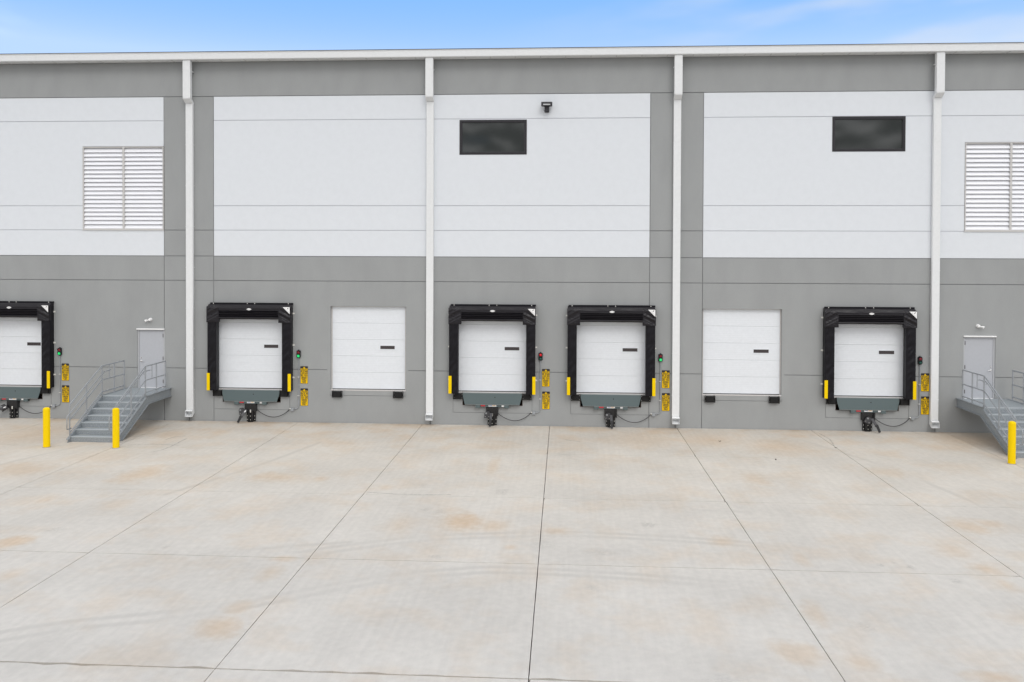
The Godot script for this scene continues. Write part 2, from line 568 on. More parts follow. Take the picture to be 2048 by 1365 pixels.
func yard() -> void:
	var g := MB.new()
	g.quad(Vector3(-300, -0.16, -300), Vector3(300, -0.16, -300), Vector3(300, -0.16, 300), Vector3(-300, -0.16, 300), Vector3.UP)
	var o := part("ground", g, M.soil, self)
	o.set_meta("kind", "structure")
	tag(o, "dark soil under the concrete yard, seen only in the joints", "ground")
	var m := StandardMaterial3D.new()
	m.albedo_texture = yard_texture()
	m.roughness = 0.88
	m.detail_enabled = true
	m.detail_blend_mode = BaseMaterial3D.BLEND_MODE_MUL
	m.detail_uv_layer = BaseMaterial3D.DETAIL_UV_2
	m.detail_albedo = noise_map(0.11, 5, 41, 0.955, 1.0, 1024)
	M.concrete = m
	var pave := Node3D.new()
	pave.name = "concrete_pavement"
	add_child(pave)
	pave.set_meta("kind", "structure")
	tag(pave, "pale concrete truck yard of large jointed slabs with rust stains", "pavement")
	var xs := [-38.0, -33.4, -28.7, -24.0, -19.28, -14.57, -9.89, -5.21, -0.49, 4.15, 8.95, 13.65, 18.35, 23.05, 27.75, 32.5, 37.2]
	var zs := [0.015, 4.5, 9.45, 14.2, 18.93, 23.7, 28.4, 33.1, 37.8]
	var half := [0.0, 0.0035, 0.0045, 0.0065, 0.0145, 0.006, 0.006, 0.006, 0.0]
	var seen := func(p: Vector3) -> Vector2: return Vector2((p.x - YARD.position.x) / YARD.size.x, p.z / YARD.size.y)
	for j in zs.size() - 1:
		for i in xs.size() - 1:
			var c := Vector3((xs[i] + xs[i + 1]) / 2, 0, (zs[j] + zs[j + 1]) / 2)
			var b := MB.new()
			# the sawn edge wanders a little, and a few corners are broken off
			var lo := Vector2(xs[i] + 0.006 - c.x, zs[j] + half[j] - c.z)
			var hi := Vector2(xs[i + 1] - 0.006 - c.x, zs[j + 1] - half[j + 1] - c.z)
			var ring := PackedVector2Array()
			var corner := [lo, Vector2(hi.x, lo.y), hi, Vector2(lo.x, hi.y)]
			for k in 4:
				var a: Vector2 = corner[k]
				var e: Vector2 = corner[(k + 1) % 4]
				var inward := (e - a).orthogonal().normalized() * -1.0
				var steps := 16
				for s in steps:
					var p := a.lerp(e, float(s) / steps)
					if s > 0:
						p += inward * rng.randf_range(0.0, 0.004)
						var broad: bool = (k == 0 and j == 4) or (k == 2 and j == 3)
						if broad and rng.randf() < 0.2:
							p += inward * rng.randf_range(0.01, 0.05)
					elif rng.randf() < 0.3:
						p += (e - a).normalized() * rng.randf_range(0.01, 0.03)
					ring.append(p)
			b.prism(ring, Vector3(0, -0.2, 0), Vector3.RIGHT, Vector3.BACK, Vector3.UP * 0.2)
			b.yard_uv(c, seen)
			part("slab", b, m, pave, c)
	var k := 0
	for q in [[5.297, 2.237, "dark leaf lying on the slab nearest the wall, right of the middle docks"], [6.537, 4.785, "curled dark leaf lying alone on the open concrete, farthest from the wall"], [8.916, 2.948, "dark leaf lying on a slab joint in front of the rightmost dock"]]:
		var l := MB.new()
		var bend := 0.03
		l.sheet(6, 4, func(u, w): return Vector3((u - 0.5) * 0.09, bend * (u - 0.5) * (u - 0.5) * 4.0 + 0.004 + 0.02 * absf(w - 0.5), (w - 0.5) * 0.05 * (1.0 - pow(absf(u - 0.5) * 2.0, 2.0))), Vector3.UP)
		var lf := part("dead_leaf" if k == 0 else "dead_leaf_%03d" % k, l, M.leaf, self, Vector3(q[0], 0.002, q[1]))
		lf.rotation.y = k * 1.3
		tag(lf, q[2], "leaf", "dead leaves on the yard")
		k += 1


# ------------------------------------------------------------------ the warehouse
func clip(holes: Array, r: Rect2) -> Array:
	var o := []
	for h in holes:
		if h.intersects(r): o.append(h)
	return o


func rect(x0: float, y0: float, x1: float, y1: float) -> Rect2:
	return Rect2(x0, y0, x1 - x0, y1 - y0)


func warehouse() -> Node3D:
	var b := thing("warehouse", "grey and white concrete warehouse wall with dock doors and white downspouts", "building", Vector3.ZERO)
	# openings of each bay
	var open := {}
	for i in JOINTS.size() - 1:
		open[i] = []
	var bay := func(x: float) -> int:
		for i in JOINTS.size() - 1:
			if x > JOINTS[i] and x < JOINTS[i + 1]: return i
		return 0
	for x in DOCKS:
		open[bay.call(x)].append(rect(x - 1.37, 1.20, x + 1.37, 4.25))
		open[bay.call(x)].append(rect(x - 1.115, 0.725, x + 1.115, 1.20))
	for x in PLAIN:
		open[bay.call(x)].append(rect(x - 1.42, 1.22, x + 1.42, 4.36))
	for d in [rect(-16.12, 1.215, -15.065, 3.45), rect(14.28, 1.215, 15.385, 3.45)]:
		open[bay.call(d.get_center().x)].append(d)
	var louvers := [rect(-18.24, 7.19, -15.065, 10.36), rect(14.25, 7.19, 17.4, 10.37)]
	var windows := [rect(-3.86, 9.99, -1.375, 11.27), rect(9.615, 10.05, 12.18, 11.305)]
	for d in louvers + windows:
		open[bay.call(d.get_center().x)].append(d)
	# white span of each bay, edge columns left grey
	var white := [[-32.4, -23.25], [-23.25, -15.065], [-13.15, -4.93], [-4.93, 3.13], [5.04, 13.32], [13.32, 21.5], [23.5, 31.7]]
	for i in JOINTS.size() - 1:
		var x0: float = JOINTS[i] + GAP
		var x1: float = JOINTS[i + 1] - GAP
		var w0: float = white[i][0]
		var w1: float = white[i][1]
		var cuts := [JOINTS[i]]
		if w0 > JOINTS[i] + 0.1: cuts.append(w0)
		if w1 < JOINTS[i + 1] - 0.1: cuts.append(w1)
		cuts.append(JOINTS[i + 1])
		var grown := []
		for h in open[i]: grown.append(h.grow(0.003))
		var back := MB.new()
		back.plate(rect(x0 - 0.005, -0.3, x1 + 0.005, YT - 0.01), grown, -0.022, -0.24)
		var panel := part("concrete_panel", back, M.groove_grey, b)
		var wb := MB.new()
		wb.plate(rect(w0 + 0.012, YW + 0.012, w1 - 0.012, YB - 0.012), clip(grown, rect(w0, YW, w1, YB)), -0.017, -0.021)
		part("groove_face", wb, M.groove_white, panel)
		var fields := [[JOINTS[i], JOINTS[i + 1], YB, YT, "grey"]]
		for c in cuts.size() - 1:
			var is_white: bool = (cuts[c] + cuts[c + 1]) / 2 > w0 and (cuts[c] + cuts[c + 1]) / 2 < w1
			if is_white:
				for y in [[Y1, YB], [Y2, Y1], [Y3, Y2], [YW, Y3]]:
					var lv: Rect2 = louvers[1]
					if y[0] == Y3 and lv.position.x > cuts[c] and lv.end.x < cuts[c + 1]:   # the louver cuts this row in two
						fields.append([cuts[c], lv.position.x + GAP, y[0], y[1], "white_wall"])
						fields.append([lv.end.x - GAP, cuts[c + 1], y[0], y[1], "white_wall"])
					else:
						fields.append([cuts[c], cuts[c + 1], y[0], y[1], "white_wall"])
			else:
				for y in [[Y3, YB], [YW, Y3]]: fields.append([cuts[c], cuts[c + 1], y[0], y[1], "grey"])
			fields.append([cuts[c], cuts[c + 1], Y4, YW, "grey"])
			var plain := []
			for x in PLAIN:
				if x > cuts[c] and x < cuts[c + 1]: plain.append(x)
			if plain.is_empty():
				fields.append([cuts[c], cuts[c + 1], Y5, Y4, "grey"])
				fields.append([cuts[c], cuts[c + 1], -0.25, Y5, "grey"])
			else:
				fields.append([cuts[c], cuts[c + 1], -0.25, Y4, "grey", plain[0]])
		for f in fields:
			var g := GAP
			var r := rect(f[0] + g, f[2] + (g if f[2] > -0.2 else 0.0), f[1] - g, f[3] - g)
			var holes := clip(open[i], r)
			if f.size() > 5:      # the reveal stops short of the flush door
				holes.append(rect(r.position.x - 1, Y5 - g, f[5] - 1.55, Y5 + g))
				holes.append(rect(f[5] + 1.52, Y5 - g, r.end.x + 1, Y5 + g))
				holes.append(rect(f[5] - 1.43, 1.022, f[5] + 1.43, 1.036))
				holes.append(rect(f[5] - 1.437, 1.022, f[5] - 1.427, 1.09))
				holes.append(rect(f[5] + 1.427, 1.022, f[5] + 1.437, 1.09))
			for x in DOCKS:   # patched-in block below each leveler
				if f[2] < 0.0 and x > f[0] and x < f[1]:
					holes.append(rect(x - 1.46, 0.452, x + 1.46, 0.464))
					holes.append(rect(x - 1.47, 0.452, x - 1.458, 1.0))
					holes.append(rect(x + 1.458, 0.452, x + 1.47, 1.0))
			var q := MB.new()
			q.plate(r, holes, 0.0, -0.2)
			part("painted_field", q, M[f[4]], panel)
	# shell behind the facade
	part("end_wall", bx(Vector3(-32.65, -0.3, -45), Vector3(-32.41, YT, -0.002)), M.grey, b)
	part("end_wall", bx(Vector3(31.71, -0.3, -45), Vector3(31.95, YT, -0.002)), M.grey, b)
	part("rear_wall", bx(Vector3(-32.4, -0.3, -45), Vector3(31.7, YT, -44.8)), M.grey, b)
	part("floor", bx(Vector3(-32.4, 0.9, -44.79), Vector3(31.7, 1.2, -0.26)), M.inside, b)
	part("roof", bx(Vector3(-32.6, YT + 0.01, -45), Vector3(31.9, YT + 0.2, 0.02)), M.trim, b)
	# eave gutter in lengths with lapped seams and hangers
	var gt := Node3D.new()
	var gx := [-32.6, -26.2, -19.8, -13.4, -7.0, -0.6, 5.8, 12.2, 18.6, 25.0, 31.9]
	var first: MeshInstance3D = null
	for k in gx.size() - 1:
		var pr := PackedVector2Array([Vector2(0.022, 13.50), Vector2(0.40, 13.50), Vector2(0.42, 13.52), Vector2(0.42, 13.735), Vector2(0.435, 13.75), Vector2(0.435, 13.768), Vector2(0.40, 13.768), Vector2(0.022, 13.80)])
		var q := MB.new()
		q.prism(pr, Vector3(gx[k] + 0.002, 0, 0), Vector3.BACK, Vector3.UP, Vector3.RIGHT * (gx[k + 1] - gx[k] - 0.004))
		if first == null:
			first = part("gutter", q, M.trim, b)
		else:
			part("gutter_length", q, M.trim, first)
	var lip := part("roof_edge", bx(Vector3(-32.6, 13.772, 0.37), Vector3(31.9, 13.79, 0.445)), M.charcoal, b)
	var hx := -32.0
	while hx < 31.8:
		part("gutter_hanger", bx(Vector3(hx, 13.488, 0.02), Vector3(hx + 0.03, 13.499, 0.39)), M.seam, first)
		hx += 0.915
	gt.free()
	# downspouts at the panel joints
	for i in range(1, JOINTS.size() - 1):
		downspout(b, JOINTS[i] + (0.07 if JOINTS[i] < -10.0 else (-0.005 if JOINTS[i] < 10.0 else -0.085)))
	# windows
	for r in windows:
		var fr := MB.new()
		fr.plate(r.grow(-0.002), [r.grow(-0.085)], 0.012, -0.11)
		var w := part("window", fr, M.frame_black, b)
		part("pane", bx(Vector3(r.position.x + 0.08, r.position.y + 0.08, -0.06), Vector3(r.end.x - 0.08, r.end.y - 0.08, -0.04)), M.glass, w)
		var gk := MB.new()
		gk.plate(r.grow(-0.088), [r.grow(-0.103)], -0.008, -0.038)
		part("glazing_bead", gk, M.charcoal, w)
	for r in louvers: louver(b, r)
	for x in DOCKS: overhead_door(b, x, 1.37, 1.20, 4.25, true)
	for x in PLAIN: overhead_door(b, x, 1.42, 1.22, 4.36, false)
	steel_door(b, rect(-16.12, 1.215, -15.065, 3.45), 1.0)
	steel_door(b, rect(14.28, 1.215, 15.385, 3.45), -1.0)
	return b


func downspout(b: Node3D, x: float) -> void:
	var hw := 0.132
	var head := part("downspout", bx(Vector3(x - 0.142, 12.09, 0.19), Vector3(x + 0.142, 13.497, 0.37), 0.008), M.trim, b)
	var el := MB.new()
	el.prism(PackedVector2Array([Vector2(0.19, 12.089), Vector2(0.37, 12.089), Vector2(0.37, 12.07), Vector2(0.165, 11.93), Vector2(0.02, 11.93), Vector2(0.02, 11.96)]), Vector3(x - 0.136, 0, 0), Vector3.BACK, Vector3.UP, Vector3.RIGHT * 0.272)
	part("elbow", el, M.trim, head)
	part("strap", bx(Vector3(x - 0.147, 13.10, 0.018), Vector3(x + 0.147, 13.125, 0.374), 0.003), M.trim, head)
	var y := 11.928
	while y > 0.6:
		var e := maxf(y - 1.535, 0.44)
		if e < 0.9: e = 0.44
		part("pipe_section", bx(Vector3(x - hw, e + 0.0015, 0.02), Vector3(x + hw, y - 0.0015, 0.15), 0.008), M.trim, head)
		if y < 11.9:
			part("strap", bx(Vector3(x - hw - 0.006, y - 0.012, 0.002), Vector3(x + hw + 0.006, y + 0.012, 0.154), 0.003), M.trim, head)
		y = e
	# kick-out shoe, open at the front
	var s := MB.new()
	var z := 0.012
	for side: float in [-1.0, 1.0]:
		s.prism(PackedVector2Array([Vector2(0.02, 0.439), Vector2(0.15, 0.439), Vector2(0.24, 0.40), Vector2(0.27, 0.19), Vector2(0.20, 0.17), Vector2(0.02, 0.30)]), Vector3(x + side * hw - (0.004 if side > 0 else 0.0), 0, 0), Vector3.BACK, Vector3.UP, Vector3.RIGHT * 0.004)
	s.quad(Vector3(x - hw, 0.439, 0.15), Vector3(x + hw, 0.439, 0.15), Vector3(x + hw, 0.40, 0.24), Vector3(x - hw, 0.40, 0.24), Vector3(0, 1, 1))
	s.quad(Vector3(x - hw, 0.40, 0.24), Vector3(x + hw, 0.40, 0.24), Vector3(x + hw, 0.385, 0.24), Vector3(x - hw, 0.385, 0.24), Vector3(0, 0, 1))
	s.quad(Vector3(x - hw, 0.44, 0.02), Vector3(x + hw, 0.44, 0.02), Vector3(x + hw, 0.30, 0.02), Vector3(x - hw, 0.30, 0.02), Vector3(0, 0, 1))
	s.quad(Vector3(x - hw, 0.30, 0.02), Vector3(x + hw, 0.30, 0.02), Vector3(x + hw, 0.17, 0.20), Vector3(x - hw, 0.17, 0.20), Vector3(0, 1, 1))
	s.quad(Vector3(x - hw, 0.17, 0.20), Vector3(x + hw, 0.17, 0.20), Vector3(x + hw, 0.19, 0.275), Vector3(x - hw, 0.19, 0.275), Vector3(0, 1, 1))
	part("outlet", s, M.trim, head)


func louver(b: Node3D, r: Rect2) -> void:
	var fr := MB.new()
	var inner := r.grow(-0.05)
	var mid := r.position.x + 1.6
	fr.plate(r.grow(-0.014), [rect(inner.position.x, inner.position.y + 0.01, mid - 0.035, inner.end.y), rect(mid + 0.035, inner.position.y + 0.01, inner.end.x, inner.end.y)], 0.014, -0.16)
	fr.box(Vector3(r.position.x - 0.005, r.position.y - 0.012, -0.05), Vector3(r.end.x + 0.005, r.position.y + 0.012, 0.03))
	var l := part("louver", fr, M.louver_frame, b)
	var n := 19
	var pitch := (inner.size.y - 0.03) / n
	var slat := {}
	for half in [[inner.position.x, mid - 0.035], [mid + 0.035, inner.end.x]]:
		var wide: float = half[1] - half[0] - 0.004
		var m := MB.new()
		# bent blade: small hook at the back, long weathered slope, turned-down front lip
		m.prism(PackedVector2Array([Vector2(-0.004, 0.0), Vector2(0.0, 0.0), Vector2(0.0, 0.02), Vector2(-0.07, 0.163), Vector2(-0.085, 0.163), Vector2(-0.085, 0.159), Vector2(-0.073, 0.159), Vector2(-0.004, 0.018)]), Vector3.ZERO, Vector3.BACK, Vector3.UP, Vector3.RIGHT * wide)
		var mesh := m.done()
		for k in n:
			put("blade", mesh, M.blade, l, Vector3(half[0] + 0.002, inner.position.y + 0.012 + k * pitch, -0.012))
	part("back_screen", bx(Vector3(r.position.x + 0.02, r.position.y + 0.02, -0.19), Vector3(r.end.x - 0.02, r.end.y - 0.02, -0.17)), M.trim, l)


func overhead_door(b: Node3D, x: float, hw: float, y0: float, y1: float, dock: bool) -> void:
	var z := -0.13
	var d := MB.new()
	# steel jambs and head inside the opening
	for s: float in [-1.0, 1.0]:
		d.box(Vector3(x + s * hw - (0.045 if s > 0 else 0.0), y0 + 0.001, z - 0.03), Vector3(x + s * hw + (0.0 if s > 0 else 0.045), y1 - 0.001, z + 0.012))
	d.box(Vector3(x - hw, y1 - 0.02, z - 0.03), Vector3(x + hw, y1 - 0.001, z + 0.012))
	var door := part("overhead_door", d, M.jamb, b)
	var w := (hw - 0.046) * 2.0
	# ribbed section, pushed along x
	var rise := 0.617
	var pr := PackedVector2Array([Vector2(-0.05, 0.002), Vector2(-0.004, 0.002), Vector2(0.0, 0.007)])
	for k in 8:
		var y := 0.007 + (k + 1) * (rise - 0.018) / 9.0
		pr.append_array(PackedVector2Array([Vector2(0.0, y - 0.003), Vector2(-0.0022, y), Vector2(0.0, y + 0.003)]))
	pr.append_array(PackedVector2Array([Vector2(0.0, rise - 0.007), Vector2(-0.004, rise - 0.002), Vector2(-0.05, rise - 0.002)]))
	var m := MB.new()
	m.prism(pr, Vector3(-w / 2, 0, 0), Vector3.BACK, Vector3.UP, Vector3.RIGHT * w)
	var mesh := m.done()
	for k in 5:
		put("door_section", mesh, M.door_white, door, Vector3(x, y0 + 0.045 + k * rise, z))
	part("bottom_seal", bx(Vector3(x - w / 2, y0 + 0.021, z - 0.05), Vector3(x + w / 2, y0 + 0.044, z + 0.004)), M.seal, door)
	part("sill", bx(Vector3(x - hw + 0.001, y0 - 0.012, z - 0.1), Vector3(x + hw - 0.001, y0 + 0.02, 0.006), 0.006), M.jamb, door)
	var wy := 2.826
	var wx := x + 0.71
	var fr := MB.new()
	fr.plate(rect(wx - 0.305, wy - 0.094, wx + 0.305, wy + 0.094), [rect(wx - 0.272, wy - 0.062, wx + 0.272, wy + 0.062)], z + 0.012, z - 0.01)
	part("vision_frame", fr, M.door_white, door)
	part("vision_pane", bx(Vector3(wx - 0.275, wy - 0.065, z - 0.004), Vector3(wx + 0.275, wy + 0.065, z + 0.004)), M.door_glass, door)


func steel_door(b: Node3D, r: Rect2, side: float) -> void:
	var fr := MB.new()
	fr.plate(r.grow(-0.002), [rect(r.position.x + 0.06, r.position.y - 1, r.end.x - 0.06, r.end.y - 0.06)], -0.03, -0.12)
	var d := part("door", fr, M.steel_frame, b)
	part("leaf", bx(Vector3(r.position.x + 0.064, r.position.y + 0.014, -0.085), Vector3(r.end.x - 0.064, r.end.y - 0.064, -0.045), 0.003), M.steel_door, d)
	part("drip_cap", bx(Vector3(r.position.x - 0.01, r.end.y - 0.025, -0.03), Vector3(r.end.x + 0.01, r.end.y + 0.02, 0.06), 0.006), M.lamp_white, d)
	part("threshold", bx(Vector3(r.position.x + 0.062, r.position.y - 0.01, -0.11), Vector3(r.end.x - 0.062, r.position.y + 0.012, 0.01), 0.004), M.lamp_white, d)
	var hx := r.end.x - 0.064 if side > 0 else r.position.x + 0.064
	for y in [1.46, 2.34, 3.2]:
		part("hinge", bx(Vector3(hx - 0.018, y - 0.07, -0.05), Vector3(hx + 0.018, y + 0.07, -0.03), 0.004), M.hinge, d)
	var kx := r.position.x + 0.13 if side > 0 else r.end.x - 0.13
	var kn := MB.new()
	kn.lathe(PackedVector2Array([Vector2(0.036, 0.0), Vector2(0.036, 0.008), Vector2(0.012, 0.012), Vector2(0.012, 0.05), Vector2(0.0, 0.05)]), Vector3(kx, 2.235, -0.045), Vector3.BACK, 14)
	kn.tube([Vector3(kx, 2.235, 0.0), Vector3(kx + side * 0.04, 2.235, 0.006), Vector3(kx + side * 0.12, 2.232, 0.002)], 0.011, 8)
	part("handle", kn, M.chrome, d)
	var lk := MB.new()
	lk.lathe(PackedVector2Array([Vector2(0.028, 0.0), Vector2(0.026, 0.01), Vector2(0.0, 0.012)]), Vector3(kx, 2.36, -0.045), Vector3.BACK, 14)
	part("lock", lk, M.chrome, d)


# ------------------------------------------------------------------ dock equipment (built round x = 0, wall at z = 0)
var crease := FastNoiseLite.new()

func fold(x: float, y: float, k: float) -> float:
	return crease.get_noise_3d(x, y, k)


func dock_seal(at: Vector3) -> Node3D:
	var t := thing("dock_seal", "", "dock seal", at, "black dock seals round the loading doors")
	# side pads
	for s: float in [-1.0, 1.0]:
		var m := MB.new()
		var x0: float = 1.25 * s
		var x1: float = 1.585 * s
		var a := minf(x0, x1)
		var e := maxf(x0, x1)
		m.box(Vector3(a, 1.2, 0.002), Vector3(e, 4.3, 0.26), 0.0)
		m.sheet(8, 70, func(u, w):
			var y := lerpf(1.2, 4.3, w)
			var edge := smoothstep(0.0, 0.18, u) * smoothstep(0.0, 0.18, 1.0 - u)
			var dz := 0.262 + 0.04 * sqrt(sin(PI * clampf(u, 0.01, 0.99))) + 0.03 * edge * fold(u * 1.2 + s * 5.0 + y * 0.9, y * 3.6 - u * 1.5, s * 3.0)
			return Vector3(lerpf(a, e, u), y, dz), Vector3.BACK)
		part("side_pad", m, M.vinyl_matt, t)
	# head curtain with sewn pleats
	var h := MB.new()
	h.prism(PackedVector2Array([Vector2(0.002, 3.87), Vector2(0.235, 3.87), Vector2(0.235, 4.36), Vector2(0.20, 4.40), Vector2(0.08, 4.43), Vector2(0.002, 4.43)]), Vector3(-1.58, 0, 0), Vector3.BACK, Vector3.UP, Vector3.RIGHT * 3.16)
	h.sheet(44, 84, func(u, w):
		var x := lerpf(-1.18, 1.18, u)
		var y := lerpf(3.865, 4.39, w)
		var dz := 0.295
		if y > 4.28: dz = lerpf(0.315, 0.285, (y - 4.28) / 0.11)
		elif y > 4.20: dz = 0.315
		elif y > 3.955: dz = 0.296 + 0.034 * cos((y - 4.20) / 0.0613 * TU) 
		else: dz = 0.285 + 0.045 * sin(PI * clampf((y - 3.865) / 0.1, 0.0, 1.0))
		dz += 0.008 * fold(x * 1.4, y * 5.0, 9.0)
		var sag := 0.010 * fold(x * 1.1, 0.3, 2.0) * smoothstep(4.3, 4.1, y)
		return Vector3(x, y + sag, dz), Vector3.BACK)
	var head := part("head_curtain", h, M.vinyl, t)
	var lg := MB.new()
	lg.prism(PackedVector2Array([Vector2(-0.10, 0), Vector2(-0.03, 0.035), Vector2(0.03, 0.035), Vector2(0.10, 0), Vector2(0.03, -0.035), Vector2(-0.03, -0.035)]), Vector3(0.02, 4.245, 0.324), Vector3.RIGHT, Vector3.UP, Vector3.BACK * 0.003)
	part("emblem", lg, M.label_white, head)
	part("emblem_line", bx(Vector3(-0.03, 4.241, 0.3275), Vector3(0.07, 4.249, 0.3285)), M.box_grey, head)
	# corner boots with slanting creases
	for s: float in [-1.0, 1.0]:
		var b := MB.new()
		var a := 1.13 * s
		var e := 1.6 * s
		b.box(Vector3(minf(a, e), 3.762, 0.2), Vector3(maxf(a, e), 4.31, 0.305))
		b.sheet(26, 36, func(u, w):
			var x := lerpf(minf(a, e), maxf(a, e), u)
			var y := lerpf(3.75, 4.36, w)
			var edge := smoothstep(0.0, 0.1, u) * smoothstep(0.0, 0.1, 1.0 - u) * smoothstep(0.0, 0.1, w)
			var f := fold(x * 1.0 * s + y * 1.0, (y * 1.5 + x * s * 0.8) * 4.2, 20.0 + s)
			var dz := 0.325 + 0.05 * edge * f + 0.012 * edge * fold(x * 9.0, y * 9.0, 3.0)
			if y > 4.29: dz -= (y - 4.29) * 0.5
			return Vector3(x, y, dz), Vector3.BACK)
		part("corner_boot", b, M.vinyl, t)
	# back rail fixed to the wall, bolts and side clips
	var r := MB.new()
	r.box(Vector3(-1.55, 4.415, 0.003), Vector3(1.6, 4.475, 0.10), 0.006)
	var rail := part("back_rail", r, M.vinyl_matt, t)
	for x in [-1.42, -0.12, 0.16, 1.44]:
		part("bolt", bx(Vector3(x - 0.016, 4.43, 0.1), Vector3(x + 0.016, 4.462, 0.113), 0.004), M.bolt, rail)
	for s: float in [-1.0, 1.0]:
		for y in [4.08, 2.9, 1.68]:
			var c := MB.new()
			c.box(Vector3(minf(1.587 * s, 1.65 * s), y - 0.03, 0.003), Vector3(maxf(1.587 * s, 1.65 * s), y + 0.03, 0.012), 0.002)
			c.box(Vector3(minf(1.587 * s, 1.597 * s), y - 0.03, 0.003), Vector3(maxf(1.587 * s, 1.597 * s), y + 0.03, 0.05), 0.002)
			part("wall_clip", c, M.bolt, t)
	# yellow guide strips
	for s: float in [-1.0, 1.0]:
		var g := MB.new()
		g.box(Vector3(minf(1.485 * s, 1.60 * s), 1.2, 0.296), Vector3(maxf(1.485 * s, 1.60 * s), 1.85, 0.318), 0.004)
		part("guide_strip", g, M.yellow, t)
	# white corner tag
	var w := MB.new()
	w.prism(PackedVector2Array([Vector2(1.31, 4.335), Vector2(1.575, 4.335), Vector2(1.575, 4.08)]), Vector3(0, 0, 0.358), Vector3.RIGHT, Vector3.UP, Vector3.BACK * 0.003)
	var tg := part("corner_tag", w, M.label_white, t)
	var mk := MB.new()
	mk.prism(PackedVector2Array([Vector2(1.475, 4.265), Vector2(1.49, 4.255), Vector2(1.525, 4.29), Vector2(1.53, 4.315), Vector2(1.505, 4.305), Vector2(1.488, 4.28)]), Vector3(0, 0, 0.3612), Vector3.RIGHT, Vector3.UP, Vector3.BACK * 0.001)
	for k in 7:
		var c := Vector2(1.40, 4.29).lerp(Vector2(1.53, 4.165), k / 6.0)
		mk.prism(PackedVector2Array([c + Vector2(-0.008, -0.002), c + Vector2(0.002, 0.008), c + Vector2(0.008, 0.002), c + Vector2(-0.002, -0.008)]), Vector3(0, 0, 0.3612), Vector3.RIGHT, Vector3.UP, Vector3.BACK * 0.001)
	part("tag_print", mk, M.sign_black, tg)
	return t

const TU := 6.28318530718


func dock_leveler(at: Vector3) -> Node3D:
	var t := thing("dock_leveler", "", "dock leveler", at, "green-grey dock levelers below the doors")
	part("deck", bx(Vector3(-1.08, 1.155, -0.26), Vector3(1.08, 1.19, 0.03), 0.004), M.leveler_edge, t)
	var l := MB.new()
	var top := Vector3(0, 1.185, 0.055)
	var dn := (Vector3(0, 0.785, 0.12) - top)
	l.prism(PackedVector2Array([Vector2(-1.10, 0.0), Vector2(1.10, 0.0), Vector2(1.095, 0.25), Vector2(1.015, 1.0), Vector2(-1.015, 1.0), Vector2(-1.095, 0.25)]), top, Vector3.RIGHT, dn, Vector3(0, 0.003, 0.02))
	var lip := part("lip", l, M.leveler, t)
	part("lip_edge", bx(Vector3(-1.014, 0.768, 0.122), Vector3(1.014, 0.783, 0.146), 0.003), M.leveler_edge, lip)
	var hn := MB.new()
	hn.tube([Vector3(-1.09, 1.193, 0.052), Vector3(1.09, 1.193, 0.052)], 0.018, 10)
	part("hinge", hn, M.leveler_edge, lip)
	var hole := MB.new()
	hole.lathe(PackedVector2Array([Vector2(0.02, 0.0), Vector2(0.02, 0.004), Vector2(0.0, 0.004)]), Vector3(0.1, 1.045, 0.098), Vector3.BACK, 14)
	part("bolt_hole", hole, M.dark, lip)
	part("carrier_bar", bx(Vector3(-0.6, 0.69, 0.02), Vector3(0.6, 0.80, 0.115), 0.006), M.leveler, t)
	for s: float in [-1.0, 1.0]:
		part("lip_keeper", bx(Vector3(s * 0.53 - 0.085, 0.655, 0.015), Vector3(s * 0.53 + 0.085, 0.765, 0.15), 0.008), M.leveler, t)
	var st := MB.new()
	st.box(Vector3(-0.42, 0.715, 0.1155), Vector3(-0.26, 0.775, 0.118))
	part("red_label", st, M.label_red, t)
	var w := part("white_label", bx(Vector3(-0.135, 0.712, 0.1155), Vector3(0.155, 0.782, 0.118)), M.label_white, t)
	part("label_stripe", bx(Vector3(-0.115, 0.735, 0.1182), Vector3(0.0, 0.757, 0.119)), M.label_blue, w)
	part("label_stripe", bx(Vector3(0.01, 0.735, 0.1182), Vector3(0.12, 0.757, 0.119)), M.label_orange, w)
	part("white_label", bx(Vector3(0.35, 0.705, 0.1155), Vector3(0.5, 0.775, 0.118)), M.label_white, t)
	# recess behind the lip
	part("pit_beam", bx(Vector3(-1.11, 0.74, -0.6), Vector3(1.11, 1.14, -0.5)), M.rust, t)
	var pf := MB.new()
	for s: float in [-1.0, 1.0]:
		pf.box(Vector3(s * 1.111 - (0.012 if s > 0 else 0.0), 0.728, -0.235), Vector3(s * 1.111 + (0.0 if s > 0 else 0.012), 1.15, -0.004))
	pf.box(Vector3(-1.098, 0.728, -0.235), Vector3(1.098, 0.738, -0.004))
	part("pit_angle", pf, M.rust, t)
	return t


